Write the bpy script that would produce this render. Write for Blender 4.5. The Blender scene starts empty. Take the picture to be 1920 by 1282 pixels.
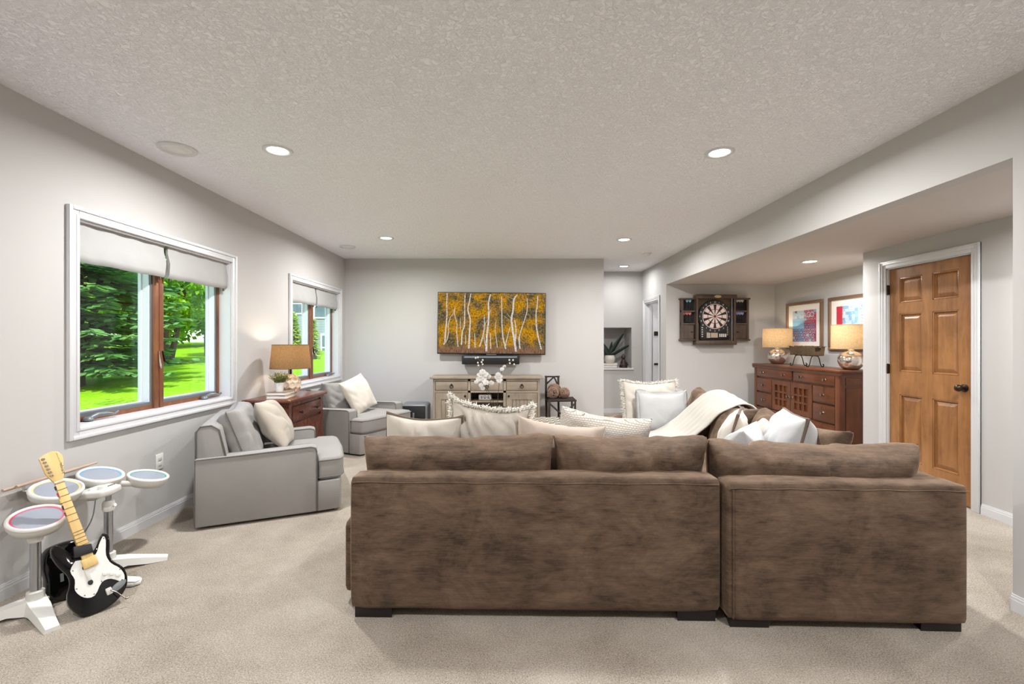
import bpy, bmesh, math, random
import numpy as np
from mathutils import Vector, Matrix, noise
random.seed(7); np.random.seed(7)
PI = math.pi
sc = bpy.context.scene
C = sc.collection

# ------------------------------------------------------------------ camera, world, sun, exposure
cam_d = bpy.data.cameras.new('camera'); cam_d.lens = 16; cam_d.sensor_width = 36
cam_d.shift_x = 0.003125; cam_d.clip_start = 0.05; cam_d.clip_end = 300
cam = bpy.data.objects.new('camera', cam_d); C.objects.link(cam)
cam.location = (0, 0, 1.335); cam.rotation_euler = (PI/2, 0, 0)
sc.camera = cam
w = bpy.data.worlds.new('world'); sc.world = w; w.use_nodes = True
wn = w.node_tree.nodes; wl = w.node_tree.links
sky = wn.new('ShaderNodeTexSky'); sky.sky_type = 'NISHITA'; sky.sun_disc = False
sky.sun_elevation = math.radians(52); sky.sun_rotation = math.radians(150); sky.air_density = 1.0; sky.dust_density = 1.5
wl.new(sky.outputs[0], wn['Background'].inputs[0]); wn['Background'].inputs[1].default_value = 0.52
sun_d = bpy.data.lights.new('sun', 'SUN'); sun_d.energy = 6.2; sun_d.angle = 0.01; sun_d.color = (1, .95, .86)
sun = bpy.data.objects.new('sun', sun_d); C.objects.link(sun)
sun.rotation_euler = Vector((-.35, .72, -1.0)).to_track_quat('-Z', 'Y').to_euler()
vs = sc.view_settings; vs.view_transform = 'Standard'; vs.look = 'None'; vs.gamma = 1; vs.use_curve_mapping = False
vs.exposure = 0.26
CAN_W = 45.0            # watts of one recessed ceiling light
sc.cycles.max_bounces = 10; sc.cycles.diffuse_bounces = 6; sc.cycles.transparent_max_bounces = 16
sc.cycles.caustics_reflective = False; sc.cycles.caustics_refractive = False
sc.cycles.sample_clamp_indirect = 6.0
sc.cycles.use_denoising = True

# ------------------------------------------------------------------ helpers
def S(r, g, b):
    f = lambda c: (c/255/12.92) if c/255 <= .04045 else ((c/255+.055)/1.055)**2.4
    return (f(r), f(g), f(b), 1)

def nodes(name):
    m = bpy.data.materials.new(name); m.use_nodes = True
    nt = m.node_tree; return m, nt.nodes, nt.links, nt.nodes['Principled BSDF']

def coords(n, l, scale=(1, 1, 1), kind='Object', rot=(0, 0, 0)):
    tc = n.new('ShaderNodeTexCoord'); mp = n.new('ShaderNodeMapping')
    mp.inputs['Scale'].default_value = scale; mp.inputs['Rotation'].default_value = rot
    l.new(tc.outputs[kind], mp.inputs[0]); return mp.outputs[0]

def noise_n(n, l, vec, scale, detail=4, rough=.6, dist=0):
    t = n.new('ShaderNodeTexNoise'); t.inputs['Scale'].default_value = scale; t.inputs['Detail'].default_value = detail
    t.inputs['Roughness'].default_value = rough; t.inputs['Distortion'].default_value = dist
    l.new(vec, t.inputs['Vector']); return t.outputs['Fac']

def ramp(n, l, fac, stops):
    r = n.new('ShaderNodeValToRGB'); e = r.color_ramp.elements
    e[0].position, e[0].color = stops[0]; e[1].position, e[1].color = stops[-1]
    for p, c in stops[1:-1]:
        q = e.new(p); q.color = c
    l.new(fac, r.inputs[0]); return r.outputs[0]

def bump(n, l, b, fac, strength, dist=.01):
    k = n.new('ShaderNodeBump'); k.inputs['Strength'].default_value = strength; k.inputs['Distance'].default_value = dist
    l.new(fac, k.inputs['Height']); l.new(k.outputs[0], b.inputs['Normal'])

def flat(name, c, rough=.5, metal=0, bs=0, bscale=200, spec=.5, bdist=.002, var=0):
    m, n, l, b = nodes(name)
    b.inputs['Base Color'].default_value = c; b.inputs['Roughness'].default_value = rough; b.inputs['Metallic'].default_value = metal
    b.inputs['Specular IOR Level'].default_value = spec
    if bs or var:
        v = coords(n, l); f = noise_n(n, l, v, bscale)
        if bs: bump(n, l, b, f, bs, bdist)
        if var:
            g = noise_n(n, l, v, bscale*.12)
            lo = tuple(x*(1-var) for x in c[:3])+(1,); hi = tuple(min(1, x*(1+var)) for x in c[:3])+(1,)
            l.new(ramp(n, l, g, [(.3, lo), (.7, hi)]), b.inputs['Base Color'])
    return m

def glow(name, c, s):
    m, n, l, b = nodes(name)
    b.inputs['Base Color'].default_value = c; b.inputs['Emission Color'].default_value = c; b.inputs['Emission Strength'].default_value = s
    return m

def wood(name, c1, c2, axis=2, rough=.42, scale=9, stretch=12, bs=.15):
    m, n, l, b = nodes(name)
    s = [stretch]*3; s[axis] = 1
    v = coords(n, l, tuple(s)); f = noise_n(n, l, v, scale/6, 6, .65, 1.2)
    v2 = coords(n, l, (1, 1, 1)); g = noise_n(n, l, v2, 3, 3)
    a = n.new('ShaderNodeMath'); a.operation = 'MULTIPLY_ADD'; a.inputs[1].default_value = .45; l.new(g, a.inputs[0])
    h = n.new('ShaderNodeMath'); h.operation = 'MULTIPLY'; h.inputs[1].default_value = .55; l.new(f, h.inputs[0]); l.new(h.outputs[0], a.inputs[2])
    l.new(ramp(n, l, a.outputs[0], [(.35, c1), (.62, c2)]), b.inputs['Base Color'])
    b.inputs['Roughness'].default_value = rough; bump(n, l, b, f, bs, .003)
    return m

def fabric(name, c, weave=420, bs=.35, var=.12, rough=.95, sheen=.2, blotch=4):
    m, n, l, b = nodes(name)
    v = coords(n, l); f = noise_n(n, l, v, weave, 2, .7); g = noise_n(n, l, v, blotch, 4)
    lo = tuple(x*(1-var) for x in c[:3])+(1,); hi = tuple(min(1, x*(1+var)) for x in c[:3])+(1,)
    l.new(ramp(n, l, g, [(.3, lo), (.7, hi)]), b.inputs['Base Color'])
    b.inputs['Roughness'].default_value = rough; b.inputs['Sheen Weight'].default_value = sheen
    b.inputs['Specular IOR Level'].default_value = .2
    bump(n, l, b, f, bs, .003)
    return m

def velvet(name, c1, c2, axis=0):
    m, n, l, b = nodes(name)
    s = [1, 1, 1.1]; s[axis] = .75
    v = coords(n, l, tuple(s)); g = noise_n(n, l, v, 4.2, 9, .72, .5)
    s3 = [14, 14, 40]; s3[axis] = 9
    k = noise_n(n, l, coords(n, l, tuple(s3)), 1.0, 4, .7)
    s2 = [30, 30, 320]; s2[axis] = 10
    f = noise_n(n, l, coords(n, l, tuple(s2)), 1.0, 3, .7)
    def madd(x, w, y=None):
        q = n.new('ShaderNodeMath'); q.operation = 'MULTIPLY_ADD'; q.inputs[1].default_value = w; q.inputs[2].default_value = 0
        l.new(x, q.inputs[0])
        if y: l.new(y, q.inputs[2])
        return q.outputs[0]
    a = madd(g, .55, madd(k, .25, madd(f, .20)))
    mid = tuple((p+q)/2 for p, q in zip(c1, c2))
    l.new(ramp(n, l, a, [(.40, c1), (.5, mid), (.60, c2)]), b.inputs['Base Color'])
    b.inputs['Roughness'].default_value = .8; b.inputs['Sheen Weight'].default_value = .5; b.inputs['Sheen Roughness'].default_value = .4
    b.inputs['Sheen Tint'].default_value = S(205, 176, 148); b.inputs['Specular IOR Level'].default_value = .2
    bump(n, l, b, f, .3, .002)
    return m

class MB:
    """collects geometry for one mesh object"""
    def __init__(s): s.v = []; s.f = []; s.mi = []; s.cur = 0
    def add(s, vs, fs):
        o = len(s.v); s.v += [tuple(x) for x in vs]; s.f += [tuple(i+o for i in q) for q in fs]; s.mi += [s.cur]*len(fs); return s
    def box(s, x0, x1, y0, y1, z0, z1):
        return s.add([(x0,y0,z0),(x1,y0,z0),(x1,y1,z0),(x0,y1,z0),(x0,y0,z1),(x1,y0,z1),(x1,y1,z1),(x0,y1,z1)],
                     [(0,3,2,1),(4,5,6,7),(0,1,5,4),(1,2,6,5),(2,3,7,6),(3,0,4,7)])
    def rbox(s, x0, x1, y0, y1, z0, z1, r=.01, seg=2):
        bm = bmesh.new(); bmesh.ops.create_cube(bm, size=1)
        for q in bm.verts:
            q.co = ((x0+x1)/2+q.co.x*(x1-x0), (y0+y1)/2+q.co.y*(y1-y0), (z0+z1)/2+q.co.z*(z1-z0))
        bmesh.ops.bevel(bm, geom=list(bm.edges), offset=r, segments=seg, profile=.5, affect='EDGES')
        return s.bm(bm)
    def bm(s, bm):
        bm.verts.ensure_lookup_table(); bm.verts.index_update()
        s.add([q.co[:] for q in bm.verts], [[q.index for q in f.verts] for f in bm.faces]); bm.free(); return s
    def tube(s, pts, r, n=8, closed=False):
        pts = [Vector(p) for p in pts]; rs = r if isinstance(r, (list, tuple)) else [r]*len(pts)
        rings = []; N = len(pts); up = None
        for i, p in enumerate(pts):
            a = pts[(i-1) % N] if (closed or i > 0) else p; b = pts[(i+1) % N] if (closed or i < N-1) else p
            t = (b-a)
            t = t.normalized() if t.length > 1e-9 else Vector((0, 0, 1))
            if up is None:
                up = Vector((0, 0, 1)) if abs(t.z) < .9 else Vector((1, 0, 0))
            x = t.cross(up); x = x.normalized() if x.length > 1e-6 else t.orthogonal().normalized(); up = x.cross(t).normalized()
            rings.append([p + (x*math.cos(2*PI*k/n) + up*math.sin(2*PI*k/n))*rs[i] for k in range(n)])
        vs = [q for R in rings for q in R]; fs = []
        for i in range(N if closed else N-1):
            j = (i+1) % N
            for k in range(n):
                fs.append((i*n+k, i*n+(k+1) % n, j*n+(k+1) % n, j*n+k))
        if not closed:
            fs.append(tuple(range(n))[::-1]); fs.append(tuple((N-1)*n+k for k in range(n)))
        return s.add(vs, fs)
    def cyl(s, p0, p1, r, n=20): return s.tube([p0, p1], r, n)
    def lathe(s, prof, c=(0, 0, 0), n=32, cap=True):
        vs = []; fs = []
        for (r, z) in prof:
            for k in range(n): vs.append((c[0]+r*math.cos(2*PI*k/n), c[1]+r*math.sin(2*PI*k/n), c[2]+z))
        for i in range(len(prof)-1):
            for k in range(n): fs.append((i*n+k, i*n+(k+1) % n, (i+1)*n+(k+1) % n, (i+1)*n+k))
        if cap:
            if prof[0][0] > 1e-4: fs.append(tuple(range(n))[::-1])
            if prof[-1][0] > 1e-4: fs.append(tuple((len(prof)-1)*n+k for k in range(n)))
        return s.add(vs, fs)
    def prism(s, poly, t0, t1, axis='z', bev=0, seg=2):
        """poly extruded along an axis; 2D coords are the other two axes in order xyz"""
        bm = bmesh.new()
        def P(a, b, t): return {'z': (a, b, t), 'y': (a, t, b), 'x': (t, a, b)}[axis]
        lo = [bm.verts.new(P(a, b, t0)) for a, b in poly]; hi = [bm.verts.new(P(a, b, t1)) for a, b in poly]
        bm.faces.new(lo); bm.faces.new(hi)
        for i in range(len(poly)):
            j = (i+1) % len(poly); bm.faces.new((lo[i], lo[j], hi[j], hi[i]))
        bmesh.ops.recalc_face_normals(bm, faces=list(bm.faces))
        if bev:
            es = [e for e in bm.edges if e.calc_face_angle(0) > .5]
            bmesh.ops.bevel(bm, geom=es, offset=bev, segments=seg, profile=.5, affect='EDGES')
        return s.bm(bm)
    def xf(s, M):
        s.v = [tuple(M @ Vector(q)) for q in s.v]; return s
    def build(s, name, mat, parent=None, smooth=None, loc=None, fixn=False):
        me = bpy.data.meshes.new(name); me.from_pydata(s.v, [], s.f)
        for m_ in (mat if isinstance(mat, (list, tuple)) else [mat]): me.materials.append(m_)
        if isinstance(mat, (list, tuple)): me.polygons.foreach_set('material_index', s.mi)
        if fixn:
            b = bmesh.new(); b.from_mesh(me); bmesh.ops.recalc_face_normals(b, faces=list(b.faces)); b.to_mesh(me); b.free()
        me.update()
        if smooth is not None:
            me.polygons.foreach_set('use_smooth', [True]*len(me.polygons))
            if smooth < 179: me.set_sharp_from_angle(angle=math.radians(smooth))
        o = bpy.data.objects.new(name, me); C.objects.link(o)
        if parent: o.parent = parent
        if loc: o.location = loc
        return o

def tag(o, label=None, cat=None, group=None, kind=None):
    if label: o['label'] = label
    if cat: o['category'] = cat
    if group: o['group'] = group
    if kind: o['kind'] = kind
    return o

def thing(name, label, cat, loc=(0, 0, 0), rz=0, group=None):
    o = bpy.data.objects.new(name, None); C.objects.link(o); o.empty_display_size = .05
    o.location = loc; o.rotation_euler = (0, 0, rz); return tag(o, label, cat, group)

def dup(root, loc=None, rz=None, label=None, group=None):
    r = root.copy(); C.objects.link(r)
    if loc: r.location = loc
    if rz is not None: r.rotation_euler = (0, 0, rz)
    if label: r['label'] = label
    if group: r['group'] = group
    for ch in list(root.children):
        c = ch.copy(); C.objects.link(c); c.parent = r
        for g in list(ch.children):
            d = g.copy(); C.objects.link(d); d.parent = c
    return r

def struct(mb, name, mat, smooth=None, parent=None):
    o = mb.build(name, mat, parent, smooth)
    if not parent: o['kind'] = 'structure'
    return o

_gl = {}
def glyph(ch):
    if ch not in _gl:
        cu = bpy.data.curves.new('glyph', 'FONT'); cu.body = ch; cu.size = 1; cu.resolution_u = 3
        ob = bpy.data.objects.new('glyph', cu); C.objects.link(ob)
        me = bpy.data.meshes.new_from_object(ob.evaluated_get(bpy.context.evaluated_depsgraph_get()))
        V = [tuple(q.co[:2]) for q in me.vertices]; F = [tuple(p.vertices) for p in me.polygons]
        bpy.data.objects.remove(ob); bpy.data.curves.remove(cu); bpy.data.meshes.remove(me)
        xs = [a for a, b in V] or [0]; ys = [b for a, b in V] or [0]
        _gl[ch] = (V, F, min(xs), max(xs), min(ys), max(ys))
    return _gl[ch]
for ch in 'CHIAGO0123456789FenderSTRO': glyph(ch)

def put_text(mb, txt, place, size, gap=.08):
    """place(a, b) -> 3D point; a runs along the line, b up"""
    x = 0
    for ch in txt:
        V, F, x0, x1, y0, y1 = glyph(ch)
        mb.add([place((a-x0)*size+x, b*size) for a, b in V], F); x += (x1-x0+gap)*size
    return x

# ------------------------------------------------------------------ materials
M = {}
M['wall'] = flat('wall_paint', S(188, 186, 184), .75, bs=.06, bscale=350, spec=.3)
def ceil_mat():
    m, n, l, b = nodes('ceiling_knockdown')
    b.inputs['Base Color'].default_value = S(250, 250, 255); b.inputs['Roughness'].default_value = .85
    v = coords(n, l, (1, 1, 1)); f = noise_n(n, l, v, 46, 5, .6, .8)
    r = ramp(n, l, f, [(.44, (0, 0, 0, 1)), (.58, (1, 1, 1, 1))]); bump(n, l, b, r, .7, .007); return m
M['ceil'] = ceil_mat()
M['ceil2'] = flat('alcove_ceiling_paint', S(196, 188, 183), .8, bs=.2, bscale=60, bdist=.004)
M['white'] = flat('white_trim', S(210, 210, 212), .35, bs=.02, bscale=40)
def carpet():
    m, n, l, b = nodes('beige_carpet')
    v = coords(n, l); f = noise_n(n, l, v, 170, 4, .75, .5); g = noise_n(n, l, v, 1.6, 4); h = noise_n(n, l, v, 420, 2, .7)
    a = n.new('ShaderNodeMath'); a.operation = 'MULTIPLY_ADD'; a.inputs[1].default_value = .3; l.new(g, a.inputs[0])
    k = n.new('ShaderNodeMath'); k.operation = 'MULTIPLY'; k.inputs[1].default_value = .7; l.new(f, k.inputs[0]); l.new(k.outputs[0], a.inputs[2])
    l.new(ramp(n, l, a.outputs[0], [(.38, S(130, 115, 98)), (.5, S(192, 179, 162)), (.62, S(228, 218, 204))]), b.inputs['Base Color'])
    b.inputs['Roughness'].default_value = 1; b.inputs['Specular IOR Level'].default_value = .1; b.inputs['Sheen Weight'].default_value = .2
    s = n.new('ShaderNodeMath'); s.operation = 'ADD'; l.new(f, s.inputs[0]); l.new(h, s.inputs[1])
    bump(n, l, b, s.outputs[0], .8, .012); return m
M['carpet'] = carpet()
M['velvet'] = velvet('brown_velvet', S(58, 45, 36), S(112, 92, 76), 0)
M['velvet_y'] = velvet('brown_velvet_side', S(58, 45, 36), S(112, 92, 76), 1)
M['dark'] = flat('dark_wood_feet', S(28, 22, 22), .4)
M['chair'] = fabric('grey_chair_fabric', S(143, 140, 137), 500, .25, .05)
M['pipe'] = fabric('grey_piping', S(112, 110, 108), 500, .2, .05)
M['linen'] = fabric('cream_linen', S(206, 199, 188), 300, .4, .05)
M['linen2'] = fabric('white_linen', S(186, 186, 186), 300, .4, .03)
M['peach'] = fabric('blush_linen', S(192, 176, 163), 300, .4, .06)
M['oat'] = fabric('oatmeal_linen', S(176, 167, 155), 260, .5, .06)
M['stitch'] = fabric('brown_stitching', S(112, 96, 84), 300, .4, .2)
M['fringe'] = fabric('ivory_fringe', S(228, 224, 215), 300, .3, .04)
def knit():
    m, n, l, b = nodes('cream_knit')
    v = coords(n, l, (1, 1, 1)); t = n.new('ShaderNodeTexBrick'); l.new(v, t.inputs[0])
    mp = n.new('ShaderNodeMapping'); tc = n.new('ShaderNodeTexCoord'); l.new(tc.outputs['UV'], mp.inputs[0]); l.new(mp.outputs[0], t.inputs[0])
    t.inputs['Scale'].default_value = 30; t.inputs['Mortar Size'].default_value = .022; t.inputs['Mortar Smooth'].default_value = 1
    t.inputs['Color1'].default_value = S(196, 189, 180); t.inputs['Color2'].default_value = S(188, 180, 170); t.inputs['Mortar'].default_value = S(132, 120, 108)
    t.inputs['Brick Width'].default_value = .55; t.inputs['Row Height'].default_value = .3
    l.new(t.outputs[0], b.inputs['Base Color']); b.inputs['Roughness'].default_value = .95
    i = n.new('ShaderNodeMath'); i.operation = 'SUBTRACT'; i.inputs[0].default_value = 1; l.new(t.outputs['Fac'], i.inputs[1])
    bump(n, l, b, i.outputs[0], .9, .012); return m
M['knit'] = knit()
M['throw'] = fabric('woven_throw', S(186, 181, 172), 120, .8, .06)
M['door'] = wood('honey_maple', S(122, 80, 44), S(168, 118, 72), 2, .35, 9, 7)
M['cherry'] = wood('dresser_wood', S(70, 36, 18), S(108, 60, 32), 1, .3, 9, 9)
M['cherry_z'] = wood('dresser_wood_upright', S(74, 38, 20), S(114, 64, 34), 2, .3, 9, 9)
M['table'] = wood('reddish_table_wood', S(70, 34, 24), S(112, 60, 42), 0, .26, 9, 9)
M['oak'] = wood('weathered_oak', S(126, 113, 98), S(160, 147, 130), 0, .6, 9, 9)
M['oak_z'] = wood('weathered_oak_upright', S(126, 113, 98), S(160, 147, 130), 2, .6, 9, 9)
M['frame'] = wood('brown_window_wood', S(92, 54, 32), S(140, 88, 56), 2, .4, 9, 9)
M['iron'] = flat('dark_iron', S(46, 40, 36), .45, .8)
M['bronze'] = flat('aged_bronze', S(72, 60, 50), .35, .9)
M['nickel'] = flat('pewter_knob', S(150, 142, 132), .25, 1)
M['steel'] = flat('silver_tube', S(176, 178, 182), .28, .9)
M['plastic'] = flat('off_white_plastic', S(224, 223, 219), .4)
M['plastic2'] = flat('grey_white_plastic', S(204, 202, 196), .45)
M['black'] = flat('gloss_black', S(10, 9, 9), .06)
M['mblack'] = flat('matte_black', S(16, 16, 18), .5)
M['grey'] = flat('grey_metal_sash', S(118, 122, 124), .4, .4)
M['vinyl'] = flat('white_sash', S(226, 228, 232), .4)
M['shade_white'] = fabric('white_roman_shade', S(172, 171, 170), 240, .3, .02, sheen=0)
def glass():
    m = bpy.data.materials.new('window_glass'); m.use_nodes = True; n = m.node_tree.nodes; l = m.node_tree.links
    n.remove(n['Principled BSDF']); t = n.new('ShaderNodeBsdfTransparent'); g = n.new('ShaderNodeBsdfGlossy'); g.inputs['Roughness'].default_value = .02
    t.inputs[0].default_value = (.95, .97, .96, 1)
    f = n.new('ShaderNodeLayerWeight'); f.inputs[0].default_value = .5; x = n.new('ShaderNodeMixShader')
    pw = n.new('ShaderNodeMath'); pw.operation = 'POWER'; pw.inputs[1].default_value = 4; l.new(f.outputs['Facing'], pw.inputs[0])
    sl_ = n.new('ShaderNodeMath'); sl_.operation = 'MULTIPLY_ADD'; sl_.inputs[1].default_value = .35; sl_.inputs[2].default_value = .02; l.new(pw.outputs[0], sl_.inputs[0])
    l.new(sl_.outputs[0], x.inputs[0]); l.new(t.outputs[0], x.inputs[1]); l.new(g.outputs[0], x.inputs[2]); l.new(x.outputs[0], n['Material Output'].inputs[0]); return m
M['glass'] = glass()
def lampshade(name, c, tr, weave=(60, 60, 300)):
    m, n, l, b = nodes(name)
    v = coords(n, l, weave); f = noise_n(n, l, v, 1.0, 3, .7)
    lo = tuple(x*.52 for x in c[:3])+(1,)
    col = ramp(n, l, f, [(.3, lo), (.7, c)])
    l.new(col, b.inputs['Base Color']); b.inputs['Roughness'].default_value = .95; b.inputs['Specular IOR Level'].default_value = .1
    t = n.new('ShaderNodeBsdfTranslucent'); l.new(col, t.inputs[0]); x = n.new('ShaderNodeMixShader'); x.inputs[0].default_value = tr
    l.new(b.outputs[0], x.inputs[1]); l.new(t.outputs[0], x.inputs[2]); l.new(x.outputs[0], n['Material Output'].inputs[0]); return m

# ------------------------------------------------------------------ room shell
XL, XR, YB, YN, H, HA = -2.62, 2.514, 7.27, -1.6, 2.665, 2.255
XD, XA, YD, YH = 3.674, 4.25, 4.72, 8.59        # door wall, dresser wall, its corner, hall end
struct(MB().box(XL-.14, XA+.15, YN-.12, 9.4, -.12, 0), 'floor', M['carpet'])
struct(MB().box(XL-.14, XA+.15, YN-.12, 9.4, H, H+.12), 'ceiling', M['ceil'])
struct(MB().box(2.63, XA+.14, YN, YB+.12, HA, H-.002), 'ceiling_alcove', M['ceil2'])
WIN = [(2.69, 4.356), (5.41, 7.09)]; WZ0, WZ1, CW = .745, 2.155, .07
mb = MB(); y = YN-.12
for a, b in WIN:
    mb.box(XL-.14, XL, y, a+CW, 0, H); mb.box(XL-.14, XL, a+CW, b-CW, 0, WZ0+CW); mb.box(XL-.14, XL, a+CW, b-CW, WZ1-CW, H); y = b-CW
mb.box(XL-.14, XL, y, YB+.12, 0, H); struct(mb, 'wall_left', M['wall'])
struct(MB().box(XL, 1.517, YB, YB+.12, 0, H), 'wall_back', M['wall'])
struct(MB().box(XL, XA+.14, YN-.12, YN, 0, H), 'wall_behind_camera', M['wall'])
mb = MB().box(XR, 2.63, YN, 2.27, 0, H).box(XR, 2.63, 2.27, YB, HA, H)
mb.box(XR, 2.63, YB, 7.63, 0, H).box(XR, 2.63, 8.40, YH, 0, H).box(XR, 2.63, 7.63, 8.40, 2.045, H); struct(mb, 'wall_right', M['wall'])
struct(MB().box(2.63, XA+.14, YB, YB+.12, 0, H), 'wall_dartboard', M['wall'])
struct(MB().box(XA, XA+.14, YD-.12, YB, 0, HA), 'wall_dresser', M['wall'])
mb = MB(); DY0, DY1 = 3.607, 4.425
mb.box(XD, XD+.12, YN, DY0, 0, HA).box(XD, XD+.12, DY1, YD, 0, HA).box(XD, XD+.12, DY0, DY1, 2.045, HA).box(XD+.12, XA, YD-.12, YD, 0, HA)
struct(mb, 'wall_door_side', M['wall'])
struct(MB().box(XD+.12, XD+.9, 3.3, YD-.12, 0, .01).box(XD+.9, XD+.95, 3.3, YD-.12, 0, HA), 'wall_closet', M['wall'])
NX0, NX1, NZ0, NZ1 = 1.25, 2.316, .845, 1.607
mb = MB().box(.6, NX0, YH, YH+.02, 0, H).box(NX1, XR, YH, YH+.02, 0, H).box(NX0, NX1, YH, YH+.02, 0, NZ0).box(NX0, NX1, YH, YH+.02, NZ1, H); struct(mb, 'wall_hall_end', M['wall']); mb = MB()
mb.box(NX0-.05, NX1+.05, 9.11, 9.16, NZ0-.05, NZ1+.05).box(NX0-.05, NX0, YH+.02, 9.11, NZ0-.05, NZ1+.05).box(NX1, NX1+.05, YH+.02, 9.11, NZ0-.05, NZ1+.05)
mb.box(NX0, NX1, YH+.02, 9.11, NZ0-.05, NZ0).box(NX0, NX1, YH+.02, 9.11, NZ1, NZ1+.05); struct(mb, 'trim_6', M['wall'])
struct(MB().box(.5, .6, YB+.12, YH, 0, H), 'wall_hall_left', M['wall'])
struct(MB().box(2.63, 4.2, 9.2, 9.3, 0, H).box(4.1, 4.2, YB+.12, 9.2, 0, H), 'wall_far_room', M['wall'])
struct(MB().rbox(NX0, NX1+.035, YH-.03, YH+.05, NZ0-.035, NZ0, .006), 'trim_1', M['white'])

def base(name, segs):
    """baseboards with a stepped profile; segs: (x0,x1,y0,y1, nx, ny) wall line and inward normal"""
    mb = MB()
    for x0, x1, y0, y1, nx, ny in segs:
        for d, z0, z1 in ((.013, 0, .058), (.010, .058, .072), (.006, .072, .082)):
            mb.box(min(x0, x0+nx*d), max(x1, x1+nx*d), min(y0, y0+ny*d), max(y1, y1+ny*d), z0, z1)
    return struct(mb, name, M['white'])
base('baseboard_left', [(XL, XL, YN, YB, 1, 0)])
base('baseboard_back', [(XL, 1.517, YB, YB, 0, -1), (1.517, 1.517, YB, YB+.12, 1, 0)])
base('baseboard_right', [(XR, XR, YN, 2.27, -1, 0), (XR, 2.63, 2.27, 2.27, 0, 1), (2.63, 2.63, YN, 2.27, 1, 0), (XR, XR, YB, 7.55, -1, 0)])
base('baseboard_door_side', [(XD, XD, YN, DY0-.075, -1, 0), (XD, XD, DY1+.075, YD, -1, 0)])
base('baseboard_hall', [(.6, XR, YH, YH, 0, -1)])
base('baseboard_dartboard', [(2.63, XA, YB, YB, 0, -1)])

# windows: casing, brown frame, white sashes, panes, cranks, latches
def window(name, a, b):
    o = bpy.data.objects.new(name, None); C.objects.link(o); o['kind'] = 'structure'; o.location = (XL, a, WZ0)
    W, Hh = b-a, WZ1-WZ0
    c = MB()
    for y0, y1, z0, z1 in ((0, CW, 0, Hh), (W-CW, W, 0, Hh), (CW, W-CW, 0, CW), (CW, W-CW, Hh-CW, Hh)):
        c.rbox(0, .016, y0, y1, z0, z1, .004)
    for y0, y1, z0, z1 in ((0, .024, 0, Hh), (W-.024, W, 0, Hh), (.024, W-.024, 0, .024), (.024, W-.024, Hh-.024, Hh)):
        c.rbox(.014, .026, y0, y1, z0, z1, .005)
    for y0, y1, z0, z1 in ((.05, CW, .05, Hh-.05), (W-CW, W-.05, .05, Hh-.05), (CW, W-CW, .05, CW), (CW, W-CW, Hh-CW, Hh-.05)):
        c.rbox(.014, .021, y0, y1, z0, z1, .003)
    c.build('casing', M['white'], o, 40)
    j = MB(); t = .012
    j.box(-.1, 0, CW, CW+t, CW, Hh-CW).box(-.1, 0, W-CW-t, W-CW, CW, Hh-CW).box(-.1, 0, CW+t, W-CW-t, CW, CW+t).box(-.1, 0, CW+t, W-CW-t, Hh-CW-t, Hh-CW)
    j.build('reveal', M['white'], o)
    y0, y1, z0, z1 = CW+t, W-CW-t, CW+t, Hh-CW-t; mid = (y0+y1)/2
    f = MB(); fw = .03
    f.box(-.15, -.1, y0, y0+fw, z0, z1).box(-.15, -.1, y1-fw, y1, z0, z1).box(-.15, -.1, y0+fw, mid-.046, z0, z0+fw).box(-.15, -.1, mid+.046, y1-fw, z0, z0+fw).box(-.15, -.1, y0+fw, mid-.046, z1-fw, z1).box(-.15, -.1, mid+.046, y1-fw, z1-fw, z1)
    f.rbox(-.15, -.085, mid-.046, mid-.006, z0, z1, .004).rbox(-.15, -.085, mid+.006, mid+.046, z0, z1, .004).box(-.149, -.09, mid-.0061, mid+.0061, z0+.001, z1-.001)
    f.build('frame', M['frame'], o, 40)
    for k, (s0, s1) in enumerate(((y0+fw, mid-.046), (mid+.046, y1-fw))):
        s = MB(); q = .022; zz0, zz1 = z0+fw, z1-fw
        s.box(-.165, -.116, s0, s0+q, zz0+q, zz1).box(-.165, -.116, s1-q, s1, zz0+q, zz1).box(-.165, -.116, s0+q, s1-q, zz1-q, zz1)
        so = s.build('sash', M['vinyl'], o)
        MB().box(-.165, -.106, s0, s1, zz0, zz0+q).box(-.116, -.106, s1-.012, s1, zz0+q, zz1).box(-.116, -.106, s0, s0+.012, zz0+q, zz1).build('screen_frame', M['grey'], o)
        MB().box(-.19, -.166, s1-.030, s1-.004, zz0, zz1).box(-.19, -.166, s0+.004, s0+.030, zz0, zz1).box(-.189, -.167, s0+.03, s1-.03, zz0, zz0+.03).box(-.189, -.167, s0+.03, s1-.03, zz1-.03, zz1).build('outer_sash', M['vinyl'], o)
        MB().box(-.181, -.175, s0+.02, s1-.02, zz0+.02, zz1-.02).build('pane', M['glass'], o)
        cy = s0+.16 if k == 0 else s1-.17
        cr = MB().lathe([(.0, 0), (.03, .002), (.028, .016), (.016, .026), (0, .028)], (-.072, cy-.05, z0+.004), 14)
        cr.tube([(-.07, cy-.05, z0+.016), (-.055, cy, z0+.036), (-.05, cy+.06, z0+.034), (-.052, cy+.12, z0+.02), (-.05, cy+.15, z0+.036)], [.013, .017, .014, .009, .008], 8)
        cr.build('crank', M['grey'], o, 60)
    MB().tube([(-.083, mid-.006, .52), (-.078, mid-.006, .45), (-.066, mid-.012, .41), (-.06, mid-.014, .385)], [.006, .008, .009, .006], 8).build('latch', M['nickel'], o, 60)
    MB().tube([(-.083, mid+.03, .52), (-.08, mid+.05, .44), (-.07, mid+.075, .425)], [.006, .008, .006], 8).build('latch', M['iron'], o, 60)
    return o
window('window_1', *WIN[0]); window('window_2', *WIN[1])
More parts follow.
